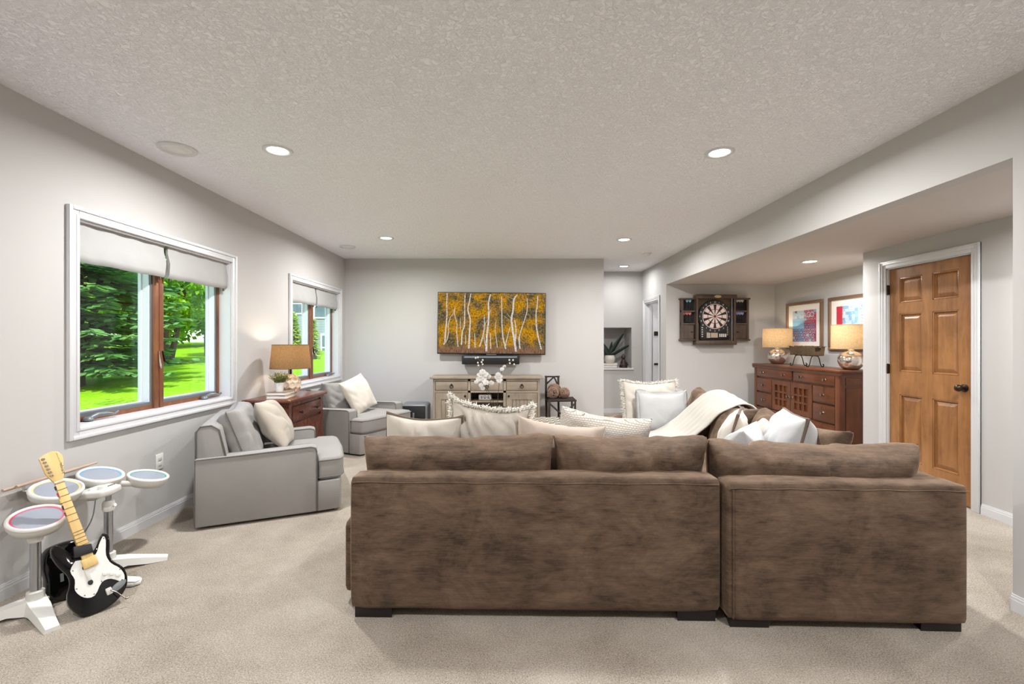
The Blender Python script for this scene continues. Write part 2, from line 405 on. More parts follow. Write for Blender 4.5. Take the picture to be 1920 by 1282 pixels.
# roman shades hang inside the window openings
def roman(y0, y1, label):
    r = thing('roman_shade', label, 'shade', (XL, y0, WZ1-CW-.012), 0, 'white roman shades folded up at the windows')
    W = y1-y0
    prof = [(-.055, 0), (-.03, 0), (-.026, -.05), (-.018, -.13), (-.014, -.20), (-.018, -.225), (-.035, -.243), (-.058, -.236), (-.062, -.2), (-.045, -.1)]
    mb = MB(); N = 14; P = len(prof); vs = []; fs = []
    for i in range(N+1):
        yy = W*i/N
        for (x, z) in prof:
            k = 1 if 0 < i < N else .6
            vs.append((x*1 + .004*math.sin(i*1.7+z*30)*k, yy + (.006*math.sin(z*40) if i in (0, N) else 0), z*(1+.01*math.sin(i*.9))))
    for i in range(N):
        for k in range(P): fs.append((i*P+k, i*P+(k+1) % P, (i+1)*P+(k+1) % P, (i+1)*P+k))
    fs += [tuple(range(P))[::-1], tuple(N*P+k for k in range(P))]
    mb.add(vs, fs).build('shade_fabric', M['shade_white'], r, 60, fixn=True)
    for yy in (.03, W-.03):
        MB().tube([(-.04, yy, -.236), (-.038, yy, -.262)], [.006, .009], 8).build('cord_tassel', M['bronze'], r, 60)
    return r
for i, (a, b) in enumerate(WIN):
    m_ = (a+b)/2; w_ = 'nearer' if i == 0 else 'farther'
    roman(a+CW+.018, m_-.024, f'white roman shade at the left half of the {w_} window')
    roman(m_+.016, b-CW-.018, f'white roman shade at the right half of the {w_} window')

# six panel wooden door and its casing
def casing(name, x, y0, y1, ztop, nx):
    mb = MB(); cw = .07
    for d, i0, i1 in ((.012, 0, cw), (.018, .03, cw), (.022, cw-.016, cw-.002)):
        xa, xb = sorted((x, x+nx*d))
        mb.rbox(xa, xb, y0-i1, y0-i0, 0, ztop+i1, .003); mb.rbox(xa, xb, y1+i0, y1+i1, 0, ztop+i1, .003); mb.rbox(xa, xb, y0-i0, y1+i0, ztop+i0, ztop+i1, .003)
    return struct(mb, name, M['white'], 40)
casing('trim_2', XD, DY0, DY1, 2.045, -1)
struct(MB().box(XD, XD+.12, DY0-.001, DY0+.012, 0, 2.045).box(XD, XD+.12, DY1-.012, DY1+.001, 0, 2.045).box(XD, XD+.12, DY0, DY1, 2.035, 2.046), 'trim_3', M['white'])
d1 = bpy.data.objects.new('door_1', None); C.objects.link(d1); d1['kind'] = 'structure'; d1['label'] = 'honey stained wooden door with six raised panels and dark knob'
d1.location = (XD+.018, DY0+.014, .012)
DW, DH = DY1-DY0-.028, 2.018; st = .112; mw = .098
rows = [(.225, .83), (1.045, 1.59), (1.69, 1.925)]
cols = [(st, DW/2-mw/2), (DW/2+mw/2, DW-st)]
mb = MB().box(0, .036, 0, st, 0, DH).box(0, .036, DW-st, DW, 0, DH).box(0, .036, DW/2-mw/2, DW/2+mw/2, 0, DH)
zs = [0]+[q for r in rows for q in r]+[DH]
for k in range(0, 8, 2):
    for c in cols: mb.box(0, .036, c[0], c[1], zs[k], zs[k+1])
mb.build('door_frame', M['door'], d1)
for (z0, z1) in rows:
    for (y0, y1) in cols:
        p = MB(); q = [(.016, 0), (.016, .014), (.020, .018), (.006, .05), (.006, .052)]; vs = []; fs = []
        for x, i in q: vs += [(x, y0+i, z0+i), (x, y1-i, z0+i), (x, y1-i, z1-i), (x, y0+i, z1-i)]
        for k in range(len(q)-1):
            for e in range(4): fs.append((k*4+e, k*4+(e+1) % 4, k*4+4+(e+1) % 4, k*4+4+e))
        fs.append((16, 17, 18, 19)); p.add(vs, fs); p.build('panel', M['door'], d1, fixn=False)
        g = MB()
        for (a0, a1, b0, b1) in ((y0, y1, z0, z0+.012), (y0, y1, z1-.012, z1), (y0, y0+.012, z0, z1), (y1-.012, y1, z0, z1)): g.rbox(.002, .02, a0, a1, b0, b1, .004)
        g.build('panel_moulding', M['door'], d1, 40)
kn = MB().lathe([(0, 0), (.032, 0), (.032, .006), (.012, .012), (.011, .03), (.022, .036), (.029, .05), (.026, .064), (.012, .072), (0, .073)], (0, 0, 0), 24)
kn.xf(Matrix.Translation((0, .065, .95)) @ Matrix.Rotation(-PI/2, 4, 'Y')).build('knob', M['bronze'], d1, 50)
for z in (.2, 1.02, 1.78): MB().box(-.02, .0, DW-.002, DW+.012, z, z+.09).cyl((-.014, DW+.006, z-.004), (-.014, DW+.006, z+.094), .007, 10).build('hinge', M['bronze'], d1)

# hall doorway
casing('trim_4', XR, 7.63, 8.40, 2.045, -1)
struct(MB().box(XR, 2.63, 7.63, 7.645, 0, 2.045).box(XR, 2.63, 8.385, 8.40, 0, 2.045).box(XR, 2.63, 7.63, 8.40, 2.03, 2.045).box(2.56, 2.60, 8.372, 8.386, 0, 2.03), 'trim_5', M['white'])
d2 = tag(bpy.data.objects.new('door_2', None), 'white panelled door standing open inside the hall doorway', None, None, 'structure'); C.objects.link(d2); d2.location = (2.66, 8.40, .01)
MB().box(0, .76, 0, .035, 0, 2.02).build('door_slab', M['white'], d2)
MB().box(.02, .74, -.012, 0, 1.44, 1.52).build('dark_bar', M['bronze'], d2)
MB().box(.02, .74, -.012, 0, .90, .935).build('dark_bar', M['bronze'], d2)
MB().box(-.085, -.078, -.018, -.013, .76, .86).build('strike_plate', M['bronze'], d2)

# ------------------------------------------------------------------ ceiling fittings
lens_m = glow('light_lens', (1, .97, .92, 1), 14)
def can(x, y, z, label, W=None):
    t = thing('recessed_light', label, 'ceiling light', (x, y, z), 0, 'recessed ceiling lights')
    MB().lathe([(.098, 0), (.098, -.004), (.09, -.008), (.07, -.006), (.066, 0)], n=36, cap=False).build('trim_ring', M['white'], t, 60)
    MB().lathe([(0, -.002), (.067, -.002)][::-1], n=32, cap=False).build('lens', lens_m, t)
    d = bpy.data.lights.new('can', 'AREA'); d.shape = 'DISK'; d.size = .13; d.energy = W or CAN_W; d.color = (1, .996, .988); d.spread = math.radians(170)
    o = bpy.data.objects.new('can_light', d); C.objects.link(o); o.location = (0, 0, -.010); o.parent = t
can(-1.604, 3.16, H, 'recessed ceiling light at left, nearest the bigger window')
can(1.48, 3.196, H, 'large-looking recessed ceiling light above the sectional sofa')
can(-1.57, 5.82, H, 'recessed ceiling light above the left far armchair')
can(1.496, 5.91, H, 'recessed ceiling light before the hall opening')
can(2.02, 7.99, H, 'recessed ceiling light inside the hall by the niche', 11)
can(3.44, 5.2, HA, 'recessed light in the lower ceiling over the dresser', 30)
can(-1.6, .45, H, 'recessed ceiling light behind the camera, window side')
can(1.48, .45, H, 'recessed ceiling light behind the camera, door side')
can(3.2, 2.6, HA, 'recessed light in the lower ceiling beyond the right pier', 26)
can(3.4, 8.2, H, 'added unseen light brightening the room past the hall door', 16)  # out of view, added to light the room seen through the hall doorway
def speaker(x, y, r, label):
    t = thing('ceiling_speaker', label, 'speaker', (x, y, H))
    MB().lathe([(r, 0), (r, -.008), (r*.93, -.014), (r*.78, -.012), (r*.74, -.006)], n=40, cap=False).build('rim', M['white'], t, 50)
    MB().lathe([(r*.76, -.006), (r*.5, -.010), (r*.46, -.016), (r*.2, -.02), (0, -.02)], n=40, cap=False).build('grille', M['plastic'], t, 50)
speaker(-2.28, 3.13, .118, 'round white speaker grille in ceiling beside the near window')
speaker(-2.25, 6.34, .11, 'small round white vent disc in far left ceiling corner')
t = thing('smoke_detector', 'white smoke detector on ceiling near the hall', 'detector', (2.066, 6.83, H))
MB().lathe([(.075, 0), (.075, -.012), (.06, -.014), (.058, -.03), (.05, -.036), (0, -.036)], n=32, cap=False).build('body', M['plastic'], t, 40)
MB().cyl((.02, -.02, -.035), (.02, -.02, -.041), .012, 12).build('button', M['white'], t)

# outlets
def outlet(name, label, loc, rz):
    t = thing(name, label, 'outlet', loc, rz)
    MB().rbox(-.036, .036, -.006, 0, -.058, .058, .003).build('plate', M['plastic'], t, 40)
    for z in (-.02, .02): MB().rbox(-.016, .016, -.009, -.005, z-.013, z+.013, .003).build('socket', M['plastic2'], t, 40)
outlet('wall_outlet', 'white wall outlet under the near window behind drum pads', (XL, 3.41, .44), PI/2)
outlet('wall_outlet', 'white wall outlet below the dartboard', (3.55, YB, .42), 0)

# ------------------------------------------------------------------ sofa
def pillow(w, h, t, seed=0, n=36, pinch=.05, wr=.006, sag=0, ear=0, crease=.0, fold=0, uv=False, flange=0, p=2.4, q=.5):
    """stuffed cushion standing in the xz plane, bottom centre at the origin"""
    mb = MB(); vs = []; fs = []; idx = {}
    for side in (1, -1):
        for i in range(n+1):
            for j in range(n+1):
                if side == -1 and (i in (0, n) or j in (0, n)): idx[(side, i, j)] = idx[(1, i, j)]; continue
                u = -math.cos(PI*i/n)*.35 + (2*i/n-1)*.65; v = -math.cos(PI*j/n)*.35 + (2*j/n-1)*.65
                f = (max(0, (1-abs(u)**p)*(1-abs(v)**p)))**q
                x = w/2*u*(1-pinch*(1-v*v)); z = h/2*v*(1-pinch*(1-u*u))
                c = abs(u*v)**6
                x += ear*c*(1 if u > 0 else -1)*.5; z += ear*c*(1 if v > 0 else -.3)
                z -= sag*(1-u*u)*max(0, (v+.4)/1.4)
                yy = side*t/2*f
                s = Vector((x*5+seed*7.3, z*5+side*3.1, seed*1.7))
                nv = noise.noise(s)+.5*noise.noise(s*2.3)
                ph = x*30+z*20+4*noise.noise(s*.9); cr = (abs(math.sin(ph))**.7-.5)*crease*(.5+noise.noise(s*.7+Vector((3, 3, 3))))*2
                if fold:
                    fx = x*16+2.5*noise.noise(Vector((x*4, seed, side)))+z*6*noise.noise(Vector((x*3, seed+4, 0)))
                    cr -= fold*max(0, math.sin(fx))**6*max(0, min(1, (v+.25)/.9))*(.6+noise.noise(Vector((x*5, seed, 7))))*1.6
                yy += side*(nv*wr*3+cr)*min(1, f*1.6); x += noise.noise(s*1.3+Vector((9, 0, 0)))*wr; z += noise.noise(s*1.1+Vector((0, 5, 0)))*wr
                idx[(side, i, j)] = len(vs); vs.append((x, yy, z+h/2))
    for side in (1, -1):
        for i in range(n):
            for j in range(n):
                a = [idx[(side, i, j)], idx[(side, i, j+1)], idx[(side, i+1, j+1)], idx[(side, i+1, j)]]
                fs.append(tuple(a if side == 1 else a[::-1]))
    mb.add(vs, fs)
    mb.edge = [vs[idx[(1, i, 0)]] for i in range(n)] + [vs[idx[(1, n, j)]] for j in range(n)] + [vs[idx[(1, n-i, n)]] for i in range(n)] + [vs[idx[(1, 0, n-j)]] for j in range(n)]
    mb.n = n
    return mb

def uvmap(o, w, h):
    me = o.data; l = me.uv_layers.new(name='uv')
    for lp in me.loops:
        co = me.vertices[lp.vertex_index].co; l.data[lp.index].uv = (co.x, co.z)

def cushion(root, name, mb, M4, mat, label=None):
    o = mb.xf(M4).build(name, mat, root, 180)
    if label: o['label'] = label
    return o
def T(x, y, z): return Matrix.Translation((x, y, z))
def R(a, ax): return Matrix.Rotation(math.radians(a), 4, ax)

def blob(x0, x1, y0, y1, z0, z1, r, crown=.02, n=14, seed=0):
    """upholstered seat cushion: rounded box with a crowned top"""
    mb = MB(); bm = bmesh.new(); bmesh.ops.create_cube(bm, size=2)
    bmesh.ops.subdivide_edges(bm, edges=list(bm.edges), cuts=n, use_grid_fill=True)
    cx, cy, cz = (x0+x1)/2, (y0+y1)/2, (z0+z1)/2; hx, hy, hz = (x1-x0)/2, (y1-y0)/2, (z1-z0)/2
    for q in bm.verts:
        P = Vector((q.co.x*hx, q.co.y*hy, q.co.z*hz)); I = Vector((max(-hx+r, min(hx-r, P.x)), max(-hy+r, min(hy-r, P.y)), max(-hz+r, min(hz-r, P.z))))
        dv = P-I
        if dv.length > 1e-6: P = I+dv.normalized()*r
        k = (1-q.co.x**2)*(1-q.co.y**2)
        P.z += crown*k*(1 if q.co.z > 0 else .0)+.004*noise.noise(P*6+Vector((seed, 0, 0)))
        P.x += .006*(1-q.co.z**2)*(1 if q.co.x > 0 else -1)*(1-q.co.y**2)*abs(q.co.x); P.y += .006*(1-q.co.z**2)*(1 if q.co.y > 0 else -1)*(1-q.co.x**2)*abs(q.co.y)
        q.co = (cx+P.x, cy+P.y, cz+P.z)
    return mb.bm(bm)

BH = .688
sl = thing('sectional_sofa', 'brown velvet sofa section with two wide back cushions, window side', 'sofa', (-.767, 2.19, 0), -.019, 'sections of the brown velvet sectional')
LW = 1.775
blob(0, LW, 0, .15, .045, BH, .028, .004, 20).build('back_panel', M['velvet'], sl, 180)
MB().rbox(.0, LW, .151, .98, .045, .25, .02, 3).build('base', M['velvet'], sl, 40)
blob(-.088, .03, .152, 1.0, .045, .415, .03, .005, 10).build('side_arm', M['velvet_y'], sl, 180)
blob(.032, .87, .151, 1.0, .25, .42, .05, .02, seed=1).build('seat_cushion', M['velvet'], sl, 180)
blob(.875, LW-.01, .14, 1.0, .25, .42, .05, .02, seed=2).build('seat_cushion', M['velvet'], sl, 180)
def welt(root, x0, x1, z, y=-.0015, z0=.05):
    MB().tube([(x0+.01+(x1-x0-.02)*i/24, y+.001*math.sin(i*2.1), z+.002*math.sin(i*1.3)) for i in range(25)], .0028, 6).build('seam', M['velvet'], root, 180)
welt(sl, 0, LW, BH-.028)
for x, y in ((.02, .02), (LW-.2, .02), (.02, .86), (LW-.2, .86)): MB().prism([(x, y), (x+.18, y), (x+.16, y+.1), (x+.02, y+.1)], 0, .05, 'z').build('foot', M['dark'], sl)
def backc(root, cx, w, seed, h=.47, rz=0, y=.27, z=.40, t=.28, ear=.022, sag=.012, mat='velvet'):
    mb = pillow(w, h, t, seed, 64, .012, .012, sag, ear, .005, fold=.018, p=6, q=.40)
    return cushion(root, 'back_cushion', mb, T(cx, y+.07, z) @ R(rz, 'Z') @ R(16, 'X'), M[mat])
backc(sl, .50, .985, 11, .438)
backc(sl, 1.395, .775, 12, .442)
sr = thing('sectional_sofa', 'brown velvet L-shaped corner section running along the door side', 'sofa', (1.02, 2.113, 0), -.034, 'sections of the brown velvet sectional')
RW, RL = 1.085, 2.78
blob(0, RW, 0, .15, .035, BH-.006, .028, .004, 20).build('back_panel', M['velvet'], sr, 180)
blob(RW-.16, RW, .10, RL, .035, BH-.01, .028, .004, 24).build('side_panel', M['velvet_y'], sr, 180)
MB().rbox(.0, RW-.1, .12, RL, .035, .25, .02, 3).build('base', M['velvet_y'], sr, 40)
blob(.0, RW-.15, RL-.15, RL, .25, .56, .05, .01).build('arm', M['velvet'], sr, 180)
for k, (a, b) in enumerate(((.14, .98), (.985, 1.82), (1.825, RL-.14))): blob(.0, RW-.15, a, b, .25, .42, .05, .02, seed=4+k).build('seat_cushion', M['velvet'], sr, 180)
welt(sr, 0, RW, BH-.034)
MB().tube([(.022, -.0015, .05+i*.03) for i in range(21)], .0028, 6).build('seam', M['velvet'], sr, 180)
for x, y in ((.015, .02), (RW-.2, .02), (.03, RL-.14), (RW-.2, RL-.14)): MB().prism([(x, y), (x+.18, y), (x+.16, y+.1), (x+.02, y+.1)], 0, .04, 'z').build('foot', M['dark'], sr)
backc(sr, .51, 1.0, 17, .435, -2, .265, .39, .28, .022, .02)
def sidec(cy, w, seed, h=.46, x=.79, sag=.02, tilt=16, ear=.025):
    mb = pillow(w, h, .25, seed, 44, .03, .010, sag, ear, .004, fold=.02, p=5, q=.42)
    return cushion(sr, 'back_cushion', mb, T(x, cy, .40) @ R(90, 'Z') @ R(tilt, 'X'), M['velvet'])
sidec(.90, .90, 21, .44, .745); sidec(1.66, .62, 22, .43, .745); sidec(2.31, .64, 23, .47, .735)

# ------------------------------------------------------------------ throw pillows (each a thing of its own)
def throwp(name, label, w, h, t, seed, M4, mat, stitch=None, fringe=None, flange=None, **k):
    mb = pillow(w, h, t, seed, k.pop('n', 40), **k); e = mb.edge; n = mb.n
    root = thing(name, label, 'pillow', M4.to_translation(), 0, 'throw pillows')
    Rm = M4.to_3x3().to_4x4(); root.rotation_euler = M4.to_euler()
    o = mb.build('cover', mat, root, 180)
    if mat is M['knit']: uvmap(o, w, h)
    if stitch:
        s = MB(); s.tube(e, .005, 6, True)
        for i in range(0, len(e), 1):
            p = Vector(e[i]); q = Vector(e[(i+1) % len(e)])
            for f in (0, .5):
                m_ = p.lerp(q, f); c = Vector((0, 0, h/2)); d = (c-m_).normalized()*.014
                s.tube([m_+Vector((0, .007, 0)), m_+d+Vector((0, .010, 0))], .0022, 4); s.tube([m_-Vector((0, .007, 0)), m_+d-Vector((0, .010, 0))], .0022, 4)
        s.build('stitched_edge', M['stitch'], root, 180)
    if fringe:
        s = MB(); rnd = random.Random(seed)
        for i in range(len(e)):
            p = Vector(e[i]); q = Vector(e[(i+1) % len(e)]); c = Vector((0, 0, h/2))
            for f in range(fringe):
                m_ = p.lerp(q, rnd.random()); d = (m_-c).normalized(); L = rnd.uniform(.018, .036)
                a = m_+d*L*.5+Vector((rnd.gauss(0, .006), rnd.gauss(0, .01), rnd.gauss(0, .006))); b = m_+d*L+Vector((rnd.gauss(0, .011), rnd.gauss(0, .014), rnd.gauss(-.004, .008)))
                s.tube([m_, a, b], [.0045, .0035, .0015], 4)
        f = s.build('fringe', M['fringe'], root, 180); f['kind'] = 'stuff'
    if flange:
        s = MB(); N = len(e); vs = []; c = Vector((0, 0, h/2))
        for p in e:
            p = Vector(p); d = Vector((1 if p.x > w/2*.93 else -1 if p.x < -w/2*.93 else 0, 0, 1 if p.z > h*.965 else -1 if p.z < h*.035 else 0))
            if d.length == 0: d = (p-c)
            d = d.normalized()
            vs += [p-d*.006+Vector((0, .003, 0)), p+d*flange+Vector((0, .004*math.sin(p.x*40+p.z*30), 0)), p-d*.006-Vector((0, .003, 0))]
        fs = []
        for i in range(N):
            j = (i+1) % N
            fs += [(i*3, j*3, j*3+1, i*3+1), (i*3+1, j*3+1, j*3+2, i*3+2)]
        s.add(vs, fs).build('flange', mat, root, 180)
    return root
SEAT = .435
throwp('throw_pillow', 'oatmeal white linen pillow with brown blanket-stitched edges, leftmost on sofa', .44, .50, .17, 31, T(-.525, 2.76, SEAT) @ R(4, 'Z') @ R(14, 'X') @ R(3.5, 'Y'), M['linen'], stitch=True, sag=.03, crease=.016, pinch=.03)
throwp('throw_pillow', 'cream pillow with shaggy fringe standing tall before the TV console', .45, .545, .18, 32, T(-.165, 2.82, SEAT-.01) @ R(-4, 'Z') @ R(12, 'X') @ R(7, 'Y'), M['linen'], fringe=9, sag=.025, crease=.02, pinch=.03, ear=.03)
throwp('throw_pillow', 'blush linen pillow sunk in the gap between the brown back cushions', .50, .475, .18, 33, T(.27, 2.72, SEAT-.01) @ R(-8, 'Z') @ R(14, 'X') @ R(6, 'Y'), M['peach'], sag=.02, crease=.018, pinch=.04)
throwp('throw_pillow', 'chunky cream knitted pillow behind the middle back cushion', .56, .46, .26, 34, T(.555, 2.92, SEAT+.01) @ R(-8, 'Z') @ R(8, 'X') @ R(8, 'Y'), M['knit'], sag=.03, pinch=.02, p=4, q=.45, wr=.008)
throwp('throw_pillow', 'plain white pillow resting on the left of the sofa corner', .42, .40, .24, 35, T(1.40, 2.84, SEAT) @ R(52, 'Z') @ R(14, 'X'), M['linen2'], sag=.03, crease=.012)
throwp('throw_pillow', 'white pillow with brown stitched seam facing the camera, sofa corner', .46, .47, .26, 36, T(1.69, 2.86, SEAT) @ R(74, 'Z') @ R(12, 'X'), M['linen2'], stitch=True, sag=.0, crease=.012)
throwp('throw_pillow', 'small blush pillow wedged between the white corner pillows', .36, .38, .15, 37, T(1.66, 3.12, SEAT) @ R(68, 'Z') @ R(16, 'X'), M['peach'], crease=.012)
throwp('throw_pillow', 'cream pillow with brown stitch stripe at the edge of the throw', .40, .41, .17, 38, T(1.60, 3.40, SEAT) @ R(60, 'Z') @ R(16, 'X'), M['linen'], stitch=True, crease=.012)
throwp('throw_pillow', 'large ivory fringed pillow at the far end of the sofa', .56, .50, .18, 39, T(1.47, 4.66, SEAT) @ R(2, 'Z') @ R(-12, 'X'), M['linen'], fringe=7, sag=.02, crease=.012, pinch=.05)
throwp('throw_pillow', 'white flanged pillow in front of the ivory fringed one', .46, .41, .18, 40, T(1.515, 4.46, SEAT) @ R(-4, 'Z') @ R(-14, 'X'), M['linen2'], flange=.03, sag=.02, crease=.002, pinch=.03)

# woven throw over the side back cushion and down across the seat
t = thing('throw_blanket', 'long off-white woven throw draped from back cushion onto seat', 'blanket', (1.5, 4.0, .43))
near = [(2.04, 3.70, .74), (2.0, 3.71, .79), (1.93, 3.73, .818), (1.85, 3.77, .785), (1.76, 3.82, .72), (1.68, 3.89, .60), (1.58, 3.94, .50), (1.46, 3.93, .462), (1.33, 3.88, .455), (1.14, 3.83, .453), (1.05, 3.80, .44), (1.035, 3.79, .30)]
far = [(2.05, 4.16, .79), (2.00, 4.17, .865), (1.92, 4.19, .885), (1.82, 4.22, .855), (1.72, 4.26, .76), (1.62, 4.30, .65), (1.51, 4.33, .55), (1.38, 4.34, .48), (1.22, 4.33, .456), (1.14, 4.30, .453), (1.06, 4.28, .44), (1.045, 4.27, .30)]
def spl(pts, n):
    out = []; P = [Vector(p) for p in pts]
    for i in range(len(P)-1):
        a, b, c, d = P[max(0, i-1)], P[i], P[i+1], P[min(len(P)-1, i+2)]
        for k in range(n):
            s = k/n; out.append(.5*((2*b)+(c-a)*s+(2*a-5*b+4*c-d)*s*s+(3*b-a-3*c+d)*s**3))
    return out+[P[-1]]
A, B = spl(near, 6), spl(far, 6); mb = MB(); vs = []; fs = []; NW = 24
for i, (a, b) in enumerate(zip(A, B)):
    for k in range(NW+1):
        p = a.lerp(b, k/NW); p += Vector((0, 0, 1))*.006*math.sin(k*1.9+i*.15)+Vector((.004*math.sin(k*2.7), .006*noise.noise(Vector((i*.3, k*.3, 0))), .006*noise.noise(Vector((i*.2, k*.4, 4)))))
        vs.append(p-Vector((1.5, 4.0, .43)))
n1 = len(A)
for i in range(n1-1):
    for k in range(NW): fs.append((i*(NW+1)+k, i*(NW+1)+k+1, (i+1)*(NW+1)+k+1, (i+1)*(NW+1)+k))
o = mb.add(vs, fs).build('cloth', M['throw'], t, 180); so = o.modifiers.new('thick', 'SOLIDIFY'); so.thickness = .012; so.offset = 1

# ------------------------------------------------------------------ armchairs
def armchair(name, label, loc, rz):
    t = thing(name, label, 'armchair', loc, rz, 'grey upholstered armchairs')
    D0, D1, F, W, A = -.49, .31, .49, .475, .13; AH = .522
    for s in (-1, 1):
        y0, y1 = sorted((s*W, s*(W-A)))
        MB().prism([(D0, .022), (D1, .022), (D1, AH-.005), (D1-.04, AH+.008), (D0+.3, AH-.012), (D0, AH-.018)], y0, y1, 'y', .012, 3).build('arm', M['chair'], t, 40)
        for yy in (y0, y1):
            MB().tube([(D0+.004, yy, .03), (D0+.004, yy, AH-.022), (D0+.3, yy, AH-.014), (D1-.045, yy, AH+.004), (D1-.012, yy, AH-.006), (D1-.002, yy, AH-.03), (D1-.001, yy, .03)], .005, 6).build('piping', M['pipe'], t, 180)
    MB().prism([(D0+.02, -W+A), (D1, -W+A), (D1, -W+.004), (F-.02, -W+.012), (F, -W+.05), (F, W-.05), (F-.02, W-.012), (D1, W-.004), (D1, W-A), (D0+.02, W-A)], .022, .25, 'z', .008, 2).build('base', M['chair'], t, 40)
    MB().prism([(D0+.005, .03), (D0+.19, .03), (D0+.19, .50), (D0+.15, .715), (D0+.10, .742), (D0+.03, .735), (D0-.0, .70)], -W+.035, W-.035, 'y', .02, 3).build('back', M['chair'], t, 40)
    for s in (-1, 1): MB().tube([(D0+.19, s*(W-.036), .5), (D0+.15, s*(W-.036), .70), (D0+.10, s*(W-.036), .735), (D0+.03, s*(W-.036), .73), (D0+.002, s*(W-.036), .69), (D0+.004, s*(W-.036), .5)], .005, 6).build('piping', M['pipe'], t, 180)
    # T shaped seat cushion with a crowned top
    poly = [(-.26, -W+A+.004), (D1+.006, -W+A+.004), (D1+.006, -W+.012), (F-.01, -W+.03), (F+.018, -W+.10), (F+.03, 0), (F+.018, W-.10), (F-.01, W-.03), (D1+.006, W-.012), (D1+.006, W-A-.004), (-.26, W-A-.004)]
    bm = bmesh.new(); N = 34; g = {}
    mb = MB(); mb.prism(poly, .255, .425, 'z', .028, 4); mb.v = [(x, y, z+(.035*max(0, 1-(y/W)**2)*max(0, 1-((x-.1)/.5)**2) if z > .36 else 0)) for x, y, z in mb.v]
    mb.build('seat_cushion', M['chair'], t, 50); bm.free()
    for z in (.278, .408): MB().tube([(x*1.004, y*1.002, z) for x, y in poly], .0045, 6, True).build('piping', M['pipe'], t, 180)
    mb = pillow(.66, .43, .20, 50+int(rz*10), 40, .01, .008, .02, .0, .006, p=6, q=.3)
    mb.xf(T(-.17, 0, .405) @ R(90, 'Z') @ R(-20, 'X')).build('back_cushion', M['chair'], t, 180)
    MB().tube([Matrix(T(-.17, 0, .405) @ R(90, 'Z') @ R(-20, 'X')) @ Vector(q) for q in mb.edge], .005, 6, True).build('piping', M['pipe'], t, 180)
    for x in (-.42, .38):
        for y in (-.38, .38): MB().box(x, x+.06, y-.03, y+.03, 0, .03).build('foot', M['dark'], t)
    return t
A1, A2 = math.radians(24), math.radians(-27)
armchair('armchair', 'grey upholstered armchair nearest the camera, side panel showing', (-1.9606, 3.833, 0), A1)
armchair('armchair', 'grey upholstered armchair in the far corner by the back wall', (-1.941, 5.916, 0), A2)
def in_chair(loc, rz, x, y, z): return T(*loc) @ Matrix.Rotation(rz, 4, 'Z') @ T(x, y, z)
throwp('throw_pillow', 'cream linen pillow leaning in the nearer grey armchair', .50, .44, .19, 41, in_chair((-1.9606, 3.833, 0), A1, .10, .06, .45) @ R(86, 'Z') @ R(-30, 'X') @ R(4, 'Y'), M['oat'], sag=.0, crease=.012, pinch=.05)
throwp('throw_pillow', 'cream striped pillow tilted in the far corner armchair', .47, .47, .17, 42, in_chair((-1.941, 5.916, 0), A2, .11, .03, .455) @ R(94, 'Z') @ R(-24, 'X') @ R(-14, 'Y'), M['linen'], sag=.0, crease=.004, pinch=.05)

# ------------------------------------------------------------------ end table, lamp, books, plant
t = thing('end_table', 'reddish wooden end table with one drawer between the armchairs', 'table', (-2.59, 4.40, 0))
L_, W_, HT = .89, .48, .77
MB().rbox(0, W_, 0, L_, HT-.035, HT, .012, 3).build('table_top', M['table'], t, 40)
MB().prism([(.02, .03), (W_-.03, .03), (W_-.03, L_-.03), (.02, L_-.03)], HT-.06, HT-.034, 'z').build('cornice', M['table'], t)
MB().box(.03, W_-.05, .05, L_-.05, .06, HT-.06).build('body', M['table'], t)
for yy in (.04, L_-.10): MB().box(W_-.075, W_-.035, yy, yy+.06, 0, HT-.06).build('leg', M['table'], t)
for yy in (.04, L_-.10): MB().box(.02, .07, yy, yy+.06, 0, HT-.06).build('leg', M['table'], t)
for x0 in (.08, .24): MB().box(x0, x0+.13, .036, .052, .12, HT-.09).build('side_panel', M['table'], t)
d = MB().rbox(W_-.05, W_-.03, .11, L_-.11, .545, .69, .006).build('drawer', M['table'], t, 40)
for yy in (.26, L_-.26): MB().lathe([(0, 0), (.008, 0), (.007, .014), (.017, .022), (.015, .032), (0, .036)], n=16).xf(T(W_-.03, yy, .62) @ R(90, 'Y')).build('knob', M['iron'], d, 50)
for (y0, y1) in ((.11, L_/2-.005), (L_/2+.005, L_-.11)):
    p = MB().box(W_-.05, W_-.034, y0, y1, .1, .52).build('door', M['table'], t)
    MB().rbox(W_-.036, W_-.026, y0+.07, y1-.07, .17, .45, .008).build('door_panel', M['table'], p, 40)
TZ = HT
la = thing('table_lamp', 'lamp with brown drum shade and ivory honeycomb base on end table', 'lamp', (-2.335, 4.87, TZ))
bm = bmesh.new(); bmesh.ops.create_icosphere(bm, subdivisions=3, radius=.1)
bm.verts.ensure_lookup_table()
